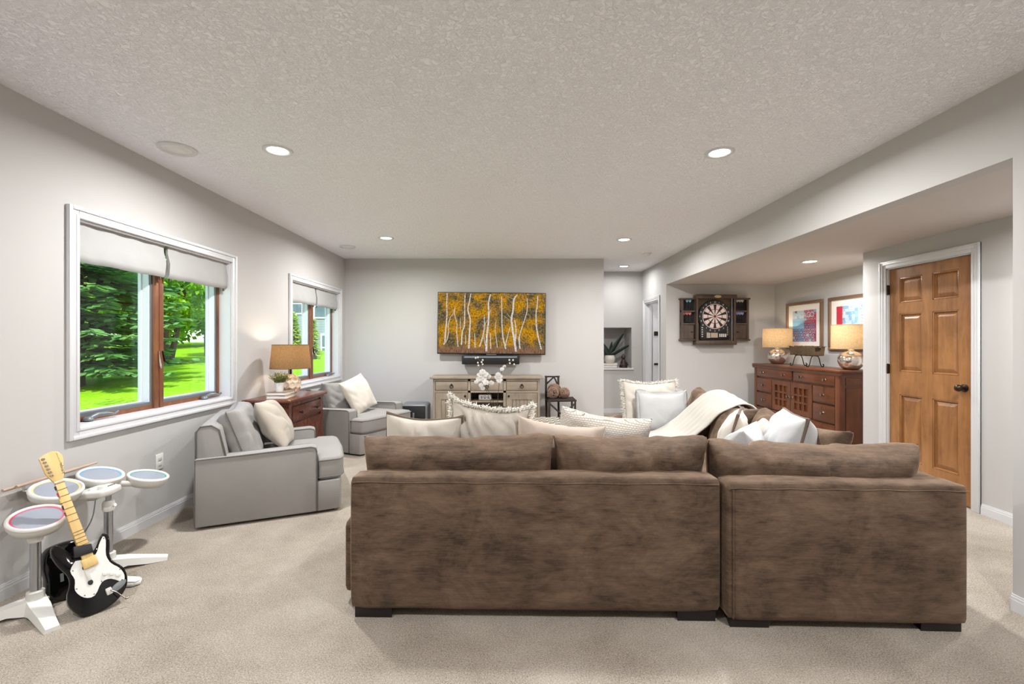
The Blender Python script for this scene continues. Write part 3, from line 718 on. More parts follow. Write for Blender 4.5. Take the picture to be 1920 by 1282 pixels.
# honeycomb facets: dual of a subdivided icosphere, each cell sunk in the middle
src = bmesh.new(); bmesh.ops.create_icosphere(src, subdivisions=2, radius=1); src.verts.ensure_lookup_table(); src.faces.ensure_lookup_table(); bm.free()
mb = MB()
for v in src.verts:
    cs = [f.calc_center_median().normalized() for f in v.link_faces]; nrm = v.co.normalized(); ax = nrm.orthogonal().normalized(); ay = nrm.cross(ax)
    cs.sort(key=lambda c: math.atan2(c.dot(ay), c.dot(ax)))
    if nrm.z < -.88: continue
    k = len(cs); inn = [nrm.lerp(c, .66)*.965 for c in cs]; bot = [nrm.lerp(c, .55)*.90 for c in cs]
    sc3 = lambda q: (q.x*.105, q.y*.105, q.z*.115+.112)
    vs = [sc3(c) for c in cs]+[sc3(c) for c in inn]+[sc3(c) for c in bot]
    fs = [(i, (i+1) % k, k+(i+1) % k, k+i) for i in range(k)]+[(k+i, k+(i+1) % k, 2*k+(i+1) % k, 2*k+i) for i in range(k)]+[tuple(2*k+i for i in range(k))]
    mb.add(vs, fs)
src.free()
mb.build('lamp_base', flat('ivory_ceramic', S(226, 208, 186), .6), la, 25)
MB().lathe([(.06, 0), (.062, .012), (.05, .02)], n=24).build('foot_ring', M['plastic'], la, 40)
MB().cyl((0, 0, .22), (0, 0, .31), .012, 12).build('neck', M['bronze'], la, 40)
def drum(la, r0, r1, z0, z1, mat):
    o = MB().lathe([(r0, z0), (r1, z1)], n=48, cap=False).build('lamp_shade', mat, la, 180)
    MB().lathe([(r1*.1, z1-.02), (r1*.1, z1-.016)], n=12).tube([(-r1, 0, z1-.018), (r1, 0, z1-.018)], .002, 6).tube([(0, -r1, z1-.018), (0, r1, z1-.018)], .002, 6).build('spider', M['bronze'], la)
    MB().tube([(r0*math.cos(k*PI/24), r0*math.sin(k*PI/24), z0) for k in range(48)], .003, 6, True).build('rim', mat, la, 180)
    MB().tube([(r1*math.cos(k*PI/24), r1*math.sin(k*PI/24), z1) for k in range(48)], .003, 6, True).build('rim', mat, la, 180)
def bulb(la, z, W, c=(1, .84, .66)):
    MB().lathe([(0, -.05), (.012, -.05), (.014, -.02), (.028, .01), (.028, .03), (.015, .05), (0, .055)], (0, 0, z), 16).build('bulb', glow('warm_bulb', (1, .8, .55, 1), 6), la, 60)
    d = bpy.data.lights.new('bulb', 'POINT'); d.energy = W; d.color = c; d.shadow_soft_size = .035
    o = bpy.data.objects.new('bulb_light', d); C.objects.link(o); o.location = (0, 0, z+.075); o.parent = la
drum(la, .203, .180, .285, .535, lampshade('brown_burlap_shade', S(150, 118, 82), .24, (260, 260, 60)))
bulb(la, .38, 5.5)
t = thing('book', 'lower of two pale books stacked on the end table', 'book', (-2.40, 4.50, TZ), .0, 'books on the end table')
cov = flat('grey_cover', S(170, 156, 140), .6); cov2 = flat('taupe_cover', S(140, 122, 106), .6); pag = flat('page_edges', S(232, 228, 218), .8, bs=.3, bscale=300)
def book(t, w, d, h, c, rz=0):
    t.rotation_euler.z = rz
    MB().box(0, w, 0, d, 0, .004).box(0, w, 0, d, h-.004, h).box(0, w, d-.005, d, 0, h).build('cover', c, t)
    MB().box(.004, w-.004, .004, d-.005, .004, h-.004).build('pages', pag, t)
book(t, .19, .26, .034, cov, .12)
t = thing('book', 'upper of two pale books under the potted plant', 'book', (-2.40, 4.505, TZ+.034), .0, 'books on the end table')
book(t, .175, .25, .032, cov2, .04)
pl = thing('potted_plant', 'small green and yellow plant in white ribbed pot on books', 'plant', (-2.318, 4.60, TZ+.066))
MB().lathe([(.035, 0), (.047, .085), (.047, .09), (.042, .09), (.038, .07), (0, .07)], n=28).build('pot', M['plastic'], pl, 40)
def sprigs(n, r, z0, h, seed):
    rnd = random.Random(seed); s = MB(); lf = MB(); ti = MB()
    for i in range(n):
        a = rnd.uniform(0, 2*PI); k = rnd.random()**.6; x, y = math.cos(a)*r*k, math.sin(a)*r*k; zt = z0+h*rnd.uniform(.55, 1)*(1-.35*k*k)
        p0 = Vector((x*.25, y*.25, z0)); p1 = Vector((x, y, zt)); s.tube([p0, (p0+p1)/2+Vector((0, 0, .01)), p1], .0012, 4)
        for q in range(7):
            c = p0.lerp(p1, .35+.65*q/6); d = Vector((rnd.gauss(0, 1), rnd.gauss(0, 1), rnd.uniform(.2, 1.4))).normalized()*rnd.uniform(.014, .024); o_ = d.cross(Vector((rnd.random(), rnd.random(), rnd.random()))).normalized()*.0035
            (ti if q > 4 and rnd.random() < .55 else lf).add([c, c+d*.5+o_, c+d, c+d*.5-o_], [(0, 1, 2, 3)])
    return s, lf, ti
s, lf, ti = sprigs(110, .115, .07, .135, 3)
gm = flat('sprig_green', S(104, 110, 58), .6); s.build('stems', gm, pl)['kind'] = 'stuff'; lf.build('leaves', gm, pl)['kind'] = 'stuff'; ti.build('yellow_tips', flat('sprig_yellow', S(206, 178, 84), .6), pl)['kind'] = 'stuff'

# ------------------------------------------------------------------ TV, soundbar, console
t = thing('television', 'wall-mounted flat television showing autumn birch trees', 'television', (-.277, 7.16, 1.14)); t.rotation_euler = (0, .012, 0)
TW, TH = 1.705, .975
MB().rbox(-TW/2, TW/2, 0, .035, 0, TH, .006).build('bezel', M['mblack'], t, 40)
MB().box(-.3, .3, .035, .105, .25, .7).build('wall_mount', M['mblack'], t)
MB().rbox(-.08, .08, -.006, .02, -.012, .006, .003).build('logo_bar', M['nickel'], t)
def tvmat():
    m, n, l, b = nodes('autumn_picture')
    v = coords(n, l, (1, 1, 1)); f = noise_n(n, l, v, 34, 8, .75); g = noise_n(n, l, v, 4.2, 4, .6)
    fol = ramp(n, l, f, [(.34, S(58, 46, 22)), (.45, S(150, 104, 20)), (.53, S(206, 154, 26)), (.62, S(222, 136, 40)), (.72, S(240, 200, 90))])
    sh = ramp(n, l, f, [(.35, S(36, 34, 26)), (.5, S(92, 84, 52)), (.62, S(150, 128, 112)), (.72, S(176, 150, 60))])
    x = n.new('ShaderNodeMix'); x.data_type = 'RGBA'; l.new(ramp(n, l, g, [(.42, (0, 0, 0, 1)), (.58, (1, 1, 1, 1))]), x.inputs[0]); l.new(fol, x.inputs[6]); l.new(sh, x.inputs[7])
    tc = n.new('ShaderNodeTexCoord'); sx = n.new('ShaderNodeSeparateXYZ'); l.new(tc.outputs['Object'], sx.inputs[0])
    v3 = coords(n, l, (40, 1, 10)); q = noise_n(n, l, v3, 1.5, 4); gr = ramp(n, l, q, [(.3, S(70, 52, 44)), (.55, S(146, 108, 84)), (.75, S(120, 120, 80))])
    md = n.new('ShaderNodeMath'); md.operation = 'MULTIPLY_ADD'; md.inputs[1].default_value = -.12; l.new(q, md.inputs[0]); l.new(sx.outputs[2], md.inputs[2])
    y = n.new('ShaderNodeMix'); y.data_type = 'RGBA'; l.new(ramp(n, l, md.outputs[0], [(.02, (0, 0, 0, 1)), (.09, (1, 1, 1, 1))]), y.inputs[0]); l.new(gr, y.inputs[6]); l.new(x.outputs[2], y.inputs[7])
    e = n.new('ShaderNodeEmission'); l.new(y.outputs[2], e.inputs[0]); e.inputs[1].default_value = .82; l.new(e.outputs[0], n['Material Output'].inputs[0]); return m
scr = MB().box(-TW/2+.012, TW/2-.012, -.001, .004, .018, TH-.012).build('screen', tvmat(), t)
def barkmat():
    m, n, l, b = nodes('birch_picture'); v = coords(n, l, (20, 1, 60)); f = noise_n(n, l, v, 1.6, 3)
    c = ramp(n, l, f, [(.33, S(70, 62, 60)), (.45, S(206, 198, 190)), (.7, S(240, 234, 226))]); e = n.new('ShaderNodeEmission'); l.new(c, e.inputs[0]); e.inputs[1].default_value = .85
    l.new(e.outputs[0], n['Material Output'].inputs[0]); return m
trunks = [([(290,160),(283,300),(290,450),(283,600),(272,700),(265,850),(250,905)],20),([(400,380),(380,450),(335,520),(310,620),(318,700),(300,820),(270,880)],11),([(405,360),(395,450),(435,600),(432,720),(455,935)],12),
 ([(548,160),(543,300),(545,480),(540,640),(512,720),(503,905)],19),([(630,160),(605,300),(590,400),(625,540),(618,700),(610,960)],22),([(912,165),(885,300),(890,450),(885,600),(868,750),(862,1000)],27),
 ([(825,470),(830,620),(815,750),(765,930)],17),([(870,540),(825,640)],8),([(820,770),(850,920)],12),([(1070,200),(1078,450),(1082,600),(1100,800),(1140,960)],18),([(1200,640),(1160,790),(1132,930)],14),
 ([(1110,170),(1225,225),(1245,240)],10),([(1290,175),(1250,240),(1238,400),(1218,520),(1235,680),(1260,820),(1288,995)],30),([(1265,540),(1285,700),(1275,850)],20),([(1440,220),(1440,400),(1400,550),(1355,690),(1335,800),(1345,955)],15),
 ([(1592,180),(1585,320),(1570,450),(1575,600),(1600,760),(1650,960)],19),([(995,560),(985,700),(1005,830),(1020,940)],10),([(480,520),(485,680)],10),([(560,760),(562,900)],10),([(690,740),(700,945)],14),([(915,720),(925,960)],14),
 ([(1150,440),(1215,520)],7),([(660,640),(780,605),(820,640)],5),([(985,500),(1050,485),(1120,490),(1190,540)],5),([(1320,780),(1340,940)],12),([(930,370),(895,450)],8)]
mb = MB()
for pts, wd in trunks:
    P = spl([((px-932)/1535*1.68, 0, .018+(1025-py)/875*.945) for px, py in pts], 5); n_ = len(P); vs = []
    for i, p in enumerate(P):
        hw = wd/1535*1.68/2*(.62+.45*i/n_); vs += [(p.x-hw, -.0025, p.z), (p.x+hw, -.0025, p.z)]
    mb.add(vs, [(2*i, 2*i+1, 2*i+3, 2*i+2) for i in range(n_-1)])
mb.build('birch_trunks', barkmat(), scr)
t = thing('soundbar', 'black soundbar mounted below the television', 'soundbar', (-.285, 7.13, .985))
MB().rbox(-.452, .452, 0, .09, 0, .142, .012, 3).build('body', M['mblack'], t, 40)
MB().box(-.415, .415, -.003, .002, .10, .128).build('grille_strip', flat('grey_strip', S(128, 138, 146), .35, .4), t)
MB().box(-.2, .2, .09, .138, .03, .11).build('bracket', M['mblack'], t)
cs = thing('tv_console', 'weathered oak TV console with three drawers and two doors', 'console', (-.3335, 6.78, 0))
CWD, CD = .797, .47
MB().rbox(-.842, .842, -.03, CD, .786, .818, .006).build('top', M['oak'], cs, 40)
MB().box(-CWD, -CWD+.035, 0, CD-.02, 0, .786).box(CWD-.035, CWD, 0, CD-.02, 0, .786).build('side_panel', M['oak_z'], cs)
MB().box(-CWD+.035, CWD-.035, CD-.04, CD-.02, .05, .786).build('back_panel', M['oak'], cs)
MB().box(-CWD+.035, CWD-.035, .002, CD-.04, .05, .085).box(-CWD+.035, CWD-.035, 0, .03, .752, .786).box(-CWD+.035, CWD-.035, 0, CD-.04, .58, .612).build('rail', M['oak'], cs)
for x in (-.277, .253): MB().box(x, x+.04, 0, CD-.04, .05, .786).build('divider', M['oak_z'], cs)
MB().box(-.24, .255, .01, CD-.04, .435, .456).build('shelf', M['oak'], cs)
for k, (x0, x1) in enumerate(((-.757, -.282), (-.232, .248), (.298, .757))):
    d = MB().rbox(x0, x1, -.004, .02, .617, .748, .004).build('drawer', M['oak'], cs, 40); cx = (x0+x1)/2
    MB().lathe([(0, 0), (.016, 0), (.014, .008), (0, .012)], n=16).xf(T(cx, -.004, .697) @ R(90, 'X')).tube([(cx+.024*math.sin(a*PI/8), -.014, .672+.024*math.cos(a*PI/8)) for a in range(16)], .005, 6, True).build('ring_pull', M['iron'], d, 60)
for k, (x0, x1) in enumerate(((-.757, -.282), (.298, .757))):
    d = MB().box(x0, x0+.085, -.004, .02, .09, .576).box(x1-.085, x1, -.004, .02, .09, .576).box(x0+.085, x1-.085, -.004, .02, .48, .576).box(x0+.085, x1-.085, -.004, .02, .09, .17).build('door', M['oak_z'], cs)
    nb = 5; bw = (x1-x0-.17)/nb
    for b in range(nb): MB().rbox(x0+.085+b*bw+.002, x0+.085+(b+1)*bw-.002, .004, .016, .17, .48, .003).build('plank', M['oak_z'], d, 40)
    kx = x1-.035 if k == 0 else x0+.035
    MB().lathe([(0, 0), (.008, 0), (.008, .012), (.018, .018), (.016, .028), (0, .032)], n=16).xf(T(kx, -.004, .53) @ R(90, 'X')).build('knob', M['iron'], d, 60)
t = thing('radio', 'small white radio box with dark printed dials in the console cubby', 'radio', (-.36, 6.86, .456))
MB().rbox(-.095, .095, 0, .12, .002, .085, .012, 3).build('body', M['plastic'], t, 40)
mb = MB()
for x in (-.05, 0, .05): mb.lathe([(0, 0), (.013 if x else .018, 0)][::-1], n=16, cap=False).xf(Matrix())
mb = MB()
for x, r_ in ((-.05, .012), (0, .018), (.05, .012)): mb.tube([(x+r_*math.cos(a*PI/8), -.001, .05+r_*math.sin(a*PI/8)) for a in range(16)], .004, 5, True).tube([(x, -.001, .045), (x, -.001, .02)], .004, 5)
mb.build('dials', flat('blue_print', S(52, 66, 96), .5), t)
t = thing('cable_box', 'dark flat cable box on the lower console shelf', 'electronics', (-.33, 6.84, .085)); MB().rbox(-.16, .16, 0, .2, 0, .05, .005).build('body', M['mblack'], t); MB().box(-.14, -.03, -.002, .001, .02, .03).build('display', M['grey'], t)
t = thing('remote_control', 'black remote lying on top of the oak console', 'remote', (-.30, 7.02, .818)); MB().rbox(-.08, .08, -.02, .02, 0, .016, .004).build('case', M['mblack'], t, 40); MB().box(-.06, .06, -.012, .012, .016, .018).build('buttons', M['grey'], t)
t = thing('subwoofer', 'black subwoofer with grey rounded edge on the floor beside console', 'speaker', (-1.41, 6.72, 0))
MB().rbox(-.2, .2, .004, .36, .01, .415, .045, 4).build('cabinet', flat('grey_cabinet', S(108, 112, 116), .4), t, 40)
MB().rbox(-.176, .176, -.004, .01, .035, .39, .004).build('front_grille', M['mblack'], t, 40)
MB().rbox(-.012, .016, -.014, -.002, .16, .29, .004).build('silver_bar', M['steel'], t, 40)
for x in (-.15, .15): MB().cyl((x, .05, 0), (x, .05, .02), .02, 12).cyl((x, .3, 0), (x, .3, .02), .02, 12).build('foot', M['mblack'], t)

# branch chair with vine balls
t = thing('branch_chair', 'dark rustic twig chair with open lattice back beside console', 'chair', (.80, 6.72, 0))
bk = flat('dark_bark', S(46, 34, 28), .85, bs=.6, bscale=90, bdist=.006)
def bar(p0, p1, r=.014):
    a, b = Vector(p0), Vector(p1); return MB().tube([a, a.lerp(b, .33)+Vector((.003, .002, .001)), a.lerp(b, .66)-Vector((.003, 0, .002)), b], r, 7)
for x in (-.20, .18): bar((x, .0, 0), (x, .0, .47), .016).build('leg', bk, t, 180)
for x in (-.22, -.03): bar((x, .32, 0), (x, .36, .81), .017).build('leg', bk, t, 180)
bar((.18, .34, 0), (.18, .34, .47), .016).build('leg', bk, t, 180)
for a, b in (((-.23, 0, .46), (.2, 0, .47)), ((-.22, .33, .46), (.2, .34, .47)), ((-.21, 0, .46), (-.22, .33, .46)), ((.18, 0, .47), (.18, .34, .47)), ((-.19, 0, .10), (.17, 0, .42)), ((-.19, 0, .42), (.17, 0, .08)), ((-.2, .01, .2), (.18, .01, .2))): bar(a, b, .013).build('rail', bk, t, 180)
for k in range(7): bar((-.21, .03+k*.048, .475), (.19, .03+k*.048, .478), .012).build('seat_rod', bk, t, 180)
for a, b in (((-.24, .355, .795), (-.01, .355, .80)), ((-.22, .355, .68), (-.10, .355, .79)), ((-.10, .355, .79), (-.03, .35, .66)), ((-.22, .35, .55), (-.03, .35, .56))): bar(a, b, .012).build('back_rod', bk, t, 180)
vine = flat('vine_brown', S(138, 110, 94), .9)
def ball(label, loc, r, seed):
    t = thing('vine_ball', label, 'ball', loc, 0, 'grapevine balls on the twig chair'); rnd = random.Random(seed); mb = MB()
    for k in range(46):
        nrm = Vector((rnd.gauss(0, 1), rnd.gauss(0, 1), rnd.gauss(0, 1))).normalized(); a = nrm.orthogonal().normalized(); b = nrm.cross(a); off = rnd.uniform(-.45, .45); rr = r*math.sqrt(1-off*off)
        mb.tube([(a*math.cos(q*PI/9)+b*math.sin(q*PI/9))*rr*(1+rnd.uniform(-.03, .03))+nrm*off*r+Vector((0, 0, r)) for q in range(18)], .0032, 5, True)
    mb.build('vines', vine, t, 180)
    MB().lathe([(r*.62*math.sin(a*PI/10), -r*.62*math.cos(a*PI/10)+r) for a in range(11)], n=18, cap=False).build('core', flat('vine_dark', S(34, 26, 22), .95), t, 180)
ball('brown vine ball at front left of the twig chair seat', (.665, 6.83, .487), .086, 1)
ball('brown vine ball at the right of the twig chair seat', (.835, 6.85, .487), .082, 2)
ball('brown vine ball resting behind against the twig chair back', (.70, 6.99, .487), .105, 3)

# coffee table with chequered top, orchid
def checker():
    m, n, l, b = nodes('chequered_inlay'); v = coords(n, l, (1, 1, 1)); t_ = n.new('ShaderNodeTexChecker'); l.new(v, t_.inputs[0]); t_.inputs['Scale'].default_value = 16
    t_.inputs['Color1'].default_value = S(44, 34, 30); t_.inputs['Color2'].default_value = S(204, 192, 176); l.new(t_.outputs[0], b.inputs['Base Color']); b.inputs['Roughness'].default_value = .5; return m
t = thing('coffee_table', 'low coffee table with black and cream chequered top', 'table', (.0, 4.92, 0))
MB().rbox(-.62, .62, -.52, .52, .37, .44, .008).build('frame', wood('coffee_wood', S(58, 40, 30), S(98, 70, 52), 0), t, 40)
MB().box(-.585, .585, -.485, .485, .435, .444).build('chequered_top', checker(), t)
for x in (-.58, .52):
    for y in (-.48, .42): MB().box(x, x+.06, y, y+.06, 0, .37).build('leg', M['dark'], t)
oc = thing('orchid', 'white orchid with two arching stems and dark glossy leaves', 'plant', (-.16, 4.75, .444))
MB().lathe([(.05, 0), (.075, .03), (.085, .10), (.075, .13), (.068, .13), (.06, .10), (0, .10)], n=28).build('pot', flat('pale_pot', S(196, 196, 194), .25), oc, 40)
lfm = flat('orchid_leaf', S(28, 38, 26), .22)
for k, (az, L, w_) in enumerate(((.2, .17, .045), (1.9, .15, .05), (3.4, .18, .046), (4.6, .16, .05), (5.5, .14, .04))):
    mb = MB(); vs = []; N = 8
    for i in range(N+1):
        s_ = i/N; r_ = L*s_; z_ = .12+.09*math.sin(s_*2.4)-.02*s_; ww = w_*math.sin(PI*min(1, s_*.9+.08))**.7; d = Vector((math.cos(az), math.sin(az), 0)); p_ = Vector((-math.sin(az), math.cos(az), 0))
        c_ = d*r_+Vector((0, 0, z_)); vs += [c_-p_*ww+Vector((0, 0, .012)), c_, c_+p_*ww+Vector((0, 0, .012))]
    for i in range(N): mb.add([], []); 
    fs = []
    for i in range(N): fs += [(i*3, i*3+1, i*3+4, i*3+3), (i*3+1, i*3+2, i*3+5, i*3+4)]
    o = mb.add(vs, fs).build('leaf', lfm, oc, 180); so = o.modifiers.new('t', 'SOLIDIFY'); so.thickness = .004
def px(x, y, Y): return Vector(((x-954)*Y/853.3+.16, Y-4.75, 1.335-(y-641)*Y/853.3-.444))
st = [[(930, 765), (917, 735), (908, 717), (900, 695), (903, 680), (894, 672)], [(925, 765), (913, 735), (899, 708), (888, 716)], [(932, 765), (936, 720), (940, 698), (950, 683), (962, 676)]]
stm = flat('orchid_stem', S(62, 60, 40), .6)
for q in st: MB().tube(spl([px(a, b, 4.75+.02*i) for i, (a, b) in enumerate(q)], 6), .003, 6).build('stem', stm, oc, 180)
fw_ = flat('orchid_white', S(214, 212, 210), .6, spec=.2); cen = flat('orchid_heart', S(220, 196, 120), .6)
rnd = random.Random(5)
def flower(p, r, seed):
    rnd = random.Random(seed); mb = MB(); nrm = Vector((rnd.uniform(-.6, .6), -1, rnd.uniform(-.3, .5))).normalized(); a = nrm.cross(Vector((0, 0, 1))).normalized(); b = a.cross(nrm)
    for k in range(5):
        th = k*2*PI/5+PI/2; d = a*math.cos(th)+b*math.sin(th); s_ = nrm.cross(d); L = r*(1.0 if k % 5 in (1, 4) else .9); wv = r*(.62 if k in (1, 4) else .42)
        vs = [p, p+d*L*.35+s_*wv*.75+nrm*.004, p+d*L*.35-s_*wv*.75+nrm*.004, p+d*L*.75+s_*wv*.8, p+d*L*.75-s_*wv*.8, p+d*L+nrm*-.006]
        mb.add(vs, [(0, 1, 2), (1, 3, 4, 2), (3, 5, 4)])
    o = mb.build('flower', fw_, oc, 180)
    MB().lathe([(0, 0), (r*.14, r*.08), (r*.1, r*.22), (0, r*.3)], n=8).xf(Matrix.Translation(p) @ nrm.to_track_quat('Z', 'Y').to_matrix().to_4x4()).build('flower_heart', cen, o, 60)
for i, (a, b, r_) in enumerate(((905, 697, .05), (910, 702, .052), (900, 703, .05), (906, 711, .055), (915, 706, .05), (898, 711, .045), (911, 717, .05), (921, 718, .045), (902, 722, .042), (893, 716, .035), (905, 728, .036), (937, 706, .045), (932, 707, .04), (936, 713, .05), (941, 692, .036), (946, 687, .03), (934, 702, .04))):
    flower(px(a, b, 4.73+.02*rnd.uniform(-1, 1)), r_*.74, i)
for a, b in ((892, 671), (896, 670), (905, 675), (903, 679), (896, 680), (905, 683), (897, 685), (955, 675), (962, 675), (956, 681), (964, 683)):
    MB().lathe([(0, -.011), (.007, -.007), (.010, 0), (.007, .007), (0, .012)], px(a, b, 4.75), 10).build('bud', fw_, oc, 180)

# ------------------------------------------------------------------ niche things
t = thing('book', 'pale upper book lying in the hall niche', 'book', (1.75, 8.66, NZ0+.05), 0, 'books in the hall niche'); book(t, .32, .2, .035, pag)
t = thing('book', 'reddish brown lower book lying in the hall niche', 'book', (1.72, 8.65, NZ0), 0, 'books in the hall niche'); book(t, .34, .22, .05, flat('red_cover', S(96, 52, 44), .6))
sn = thing('snake_plant', 'dark pointed-leaf plant in white pot inside the niche', 'plant', (1.94, 8.76, NZ0+.085))
MB().lathe([(.07, 0), (.098, .04), (.105, .09), (.085, .15), (.078, .15), (.08, .12), (0, .12)], n=28).build('pot', flat('cream_pot', S(214, 208, 196), .5), sn, 40)
for k, (dx, dz, wd) in enumerate(((-.20, .32, .05), (-.30, .22, .04), (.27, .46, .045), (.40, .24, .04), (.05, .30, .03))):
    mb = MB(); vs = []; N = 10
    for i in range(N+1):
        s_ = i/N; c_ = Vector((dx*s_**1.3, -.03*s_+.01*k, .11+dz*s_)); tv = Vector((dx, 0, dz)).normalized(); pv = Vector((tv.z, .25, -tv.x)).normalized(); ww = wd*(math.sin(PI*min(1, s_*.85+.12)))**.8
        vs += [c_-pv*ww, c_+Vector((0, .006, 0)), c_+pv*ww]
    fs = []
    for i in range(N): fs += [(i*3, i*3+1, i*3+4, i*3+3), (i*3+1, i*3+2, i*3+5, i*3+4)]
    o = mb.add(vs, fs).build('leaf', flat('snake_leaf', S(34, 46, 38), .4), sn, 180); so = o.modifiers.new('t', 'SOLIDIFY'); so.thickness = .005
fg = thing('figurine', 'small dark seated figurine on the niche sill', 'figurine', (2.19, 8.70, NZ0))
fm = flat('dark_resin', S(52, 34, 30), .5)
MB().lathe([(.0, 0), (.075, 0), (.078, .03), (.06, .08), (.045, .13), (.03, .16), (0, .165)], n=16).build('body', fm, fg, 60)
MB().lathe([(0, .155), (.035, .17), (.042, .20), (.03, .23), (.014, .25), (0, .27)], n=14).build('head', fm, fg, 60)
MB().tube([(-.05, -.03, .11), (-.07, -.05, .06), (-.01, -.07, .05)], .016, 8).tube([(.05, -.03, .11), (.07, -.05, .06), (.01, -.07, .05)], .016, 8).build('arms', fm, fg, 60)

# ------------------------------------------------------------------ dartboard cabinet and darts
dc = thing('dartboard_cabinet', 'dark brown wooden dartboard cabinet with open wings on the wall', 'dartboard', (3.262, YB, 1.685))
cab = wood('cabinet_wood', S(58, 44, 36), S(88, 70, 58), 2, .45); felt = flat('cabinet_back', S(100, 82, 62), .7, bs=.2, bscale=80); inn = flat('cabinet_inside', S(34, 30, 30), .7)
hw, hh = .312, .385
MB().box(-hw, hw, -.03, 0, -hh, hh).build('back_board', felt, dc)
for q_ in (-hw, hw-.03): MB().box(q_, q_+.03, -.11, -.03, -hh, hh).build('side_board', cab, dc)
MB().rbox(-hw-.01, hw+.01, -.125, -.0, hh-.05, hh+.01, .006).build('top_rail', cab, dc, 40); MB().rbox(-hw-.01, hw+.01, -.125, -.0, -hh-.01, -hh+.05, .006).build('bottom_rail', cab, dc, 40)
MB().lathe([(0, 0), (1, 0)][::-1], n=24, cap=False).xf(T(.02, -.127, hh-.02) @ R(90, 'X') @ Matrix.Diagonal((.055, .022, 1, 1))).build('oval_badge', flat('brass_badge', S(196, 178, 130), .3, .8), dc)
MB().box(hw-.055, hw-.045, -.085, -.03, -hh+.05, hh-.05).build('metal_strip', M['steel'], dc)
board = MB().lathe([(0, 0), (.262, 0), (.262, .03), (.255, .038), (0, .038)], n=48).xf(T(0, -.03, .055) @ R(90, 'X'))
board.rbox(-.235, .235, -.066, -.03, -.31, -.08, .01); bo = board.build('board_shell', M['mblack'], dc, 40)
cream, blk, red, grn = flat('dart_cream', S(226, 210, 202), .6), flat('dart_black', S(22, 22, 20), .6), flat('dart_red', S(176, 40, 44), .6), flat('dart_number', S(210, 206, 200), .5)
rings = [(.0, .010, 'b'), (.010, .022, 'r'), (.022, .108, 's'), (.108, .118, 'd'), (.118, .182, 's'), (.182, .190, 'd'), (.190, .198, 'w')]
mb = MB()
for k in range(20):
    a0, a1 = (k-.5)*PI/10, (k+.5)*PI/10
    for r0, r1, kd in rings:
        mb.cur = {'b': 1, 'r': 2, 'w': 0}.get(kd, (1 if k % 2 == 0 else 0) if kd == 's' else (2 if k % 2 else 1))
        e = .82 if (kd == 's' and r0 > .1 and k % 2 == 0) else 1
        pts = []
        for r_, a in ((r0, a0), (r1, a0), (r1, (a0+a1)/2), (r1, a1), (r0, a1), (r0, (a0+a1)/2)): pts.append((r_*math.sin(a), -.0695, .055+r_*math.cos(a)))
        mb.add(pts, [(0, 1, 2, 3, 4, 5)])
        if kd == 's' and k % 2 == 0:
            mb.cur = 0
            for q in (a0, a1-.035*.11/r1): mb.add([(r_*math.sin(a), -.0698, .055+r_*math.cos(a)) for r_, a in ((r0, q), (r1, q), (r1, q+.06*.11/r1), (r0, q+.06*.11/r1))], [(0, 1, 2, 3)])
mb.build('scoring_segments', [cream, blk, red], bo)
mb = MB()
for k, nn in enumerate((20, 1, 18, 4, 13, 6, 10, 15, 2, 17, 3, 19, 7, 16, 8, 11, 14, 9, 12, 5)):
    cx, cz = .228*math.sin(k*PI/10), .055+.228*math.cos(k*PI/10); s_ = str(nn); put_text(mb, s_, lambda a, b: (cx-.014*len(s_)/2*1.1+a, -.0697, cz-.013+b), .036)
mb.build('numbers', grn, bo)
mb = MB(); mb.box(-.065, .045, -.068, -.066, -.28, -.205); mb.box(-.13, -.10, -.068, -.066, -.285, -.2)
mb.build('display', flat('display_tan', S(176, 156, 136), .4), bo)
mb = MB()
for k in range(5): mb.box(-.21, -.19, -.068, -.066, -.27+k*.035, -.255+k*.035); mb.box(.19, .21, -.068, -.066, -.24+k*.03, -.232+k*.03)
for k in range(4): mb.box(-.1, -.075, -.069, -.066, -.283+k*.021, -.27+k*.021); mb.box(.07+k*.03, .09+k*.03, -.068, -.066, -.27, -.22)
mb.build('buttons', grn, bo)['kind'] = 'stuff'
for s in (-1, 1):
    x0, x1 = sorted((s*(hw+.0), s*(hw+.222)))
    wv = MB().box(x0, x1, -.012, 0, -.31, .335).build('wing', inn, dc)
    MB().box(min(s*(hw+.19), s*(hw+.222)), max(s*(hw+.19), s*(hw+.222)), -.075, 0, -.31, .335).build('wing_side', cab, wv)
    MB().rbox(x0-(.02 if s < 0 else 0), x1+(.02 if s > 0 else 0), -.085, 0, .32, .345, .004).rbox(x0-(.02 if s < 0 else 0), x1+(.02 if s > 0 else 0), -.085, 0, -.33, -.305, .004).build('wing_rail', cab, wv, 40)
    MB().box(x0, x1, -.07, 0, .125, .15).box(x0, x1, -.07, 0, -.075, -.05).build('wing_shelf', cab, wv)
    dd = MB().box(x0+.02, x1-.02, -.06, -.045, -.30, -.08).build('wing_door', cab, wv)
    for z in (.165, -.035): MB().box(x0+.03, x1-.04, -.05, -.012, z, z+.012).build('dart_rack', blk, wv)
    MB().rbox(s*(hw+.05)-.018, s*(hw+.05)+.018, -.07, -.06, -.20, -.185, .003).build('wing_latch', M['iron'], wv)
def dart(label, x, z, c):
    t = thing('dart', label, 'dart', (3.262+x, YB-.035, 1.685+z), 0, 'darts racked in the dartboard cabinet')
    MB().cyl((0, 0, -.04), (0, 0, .03), .005, 8).cyl((0, 0, .03), (0, 0, .075), .003, 6).build('barrel', blk, t)
    MB().prism([(-.002, .07), (.002, .07), (.02, .09), (.02, .115), (-.02, .115), (-.02, .09)], -.0008, .0008, 'y').prism([(-.018, .09), (0, .07), (.018, .09), (.018, .115), (-.018, .115)], -.0008, .0008, 'x').build('flight', c, t)
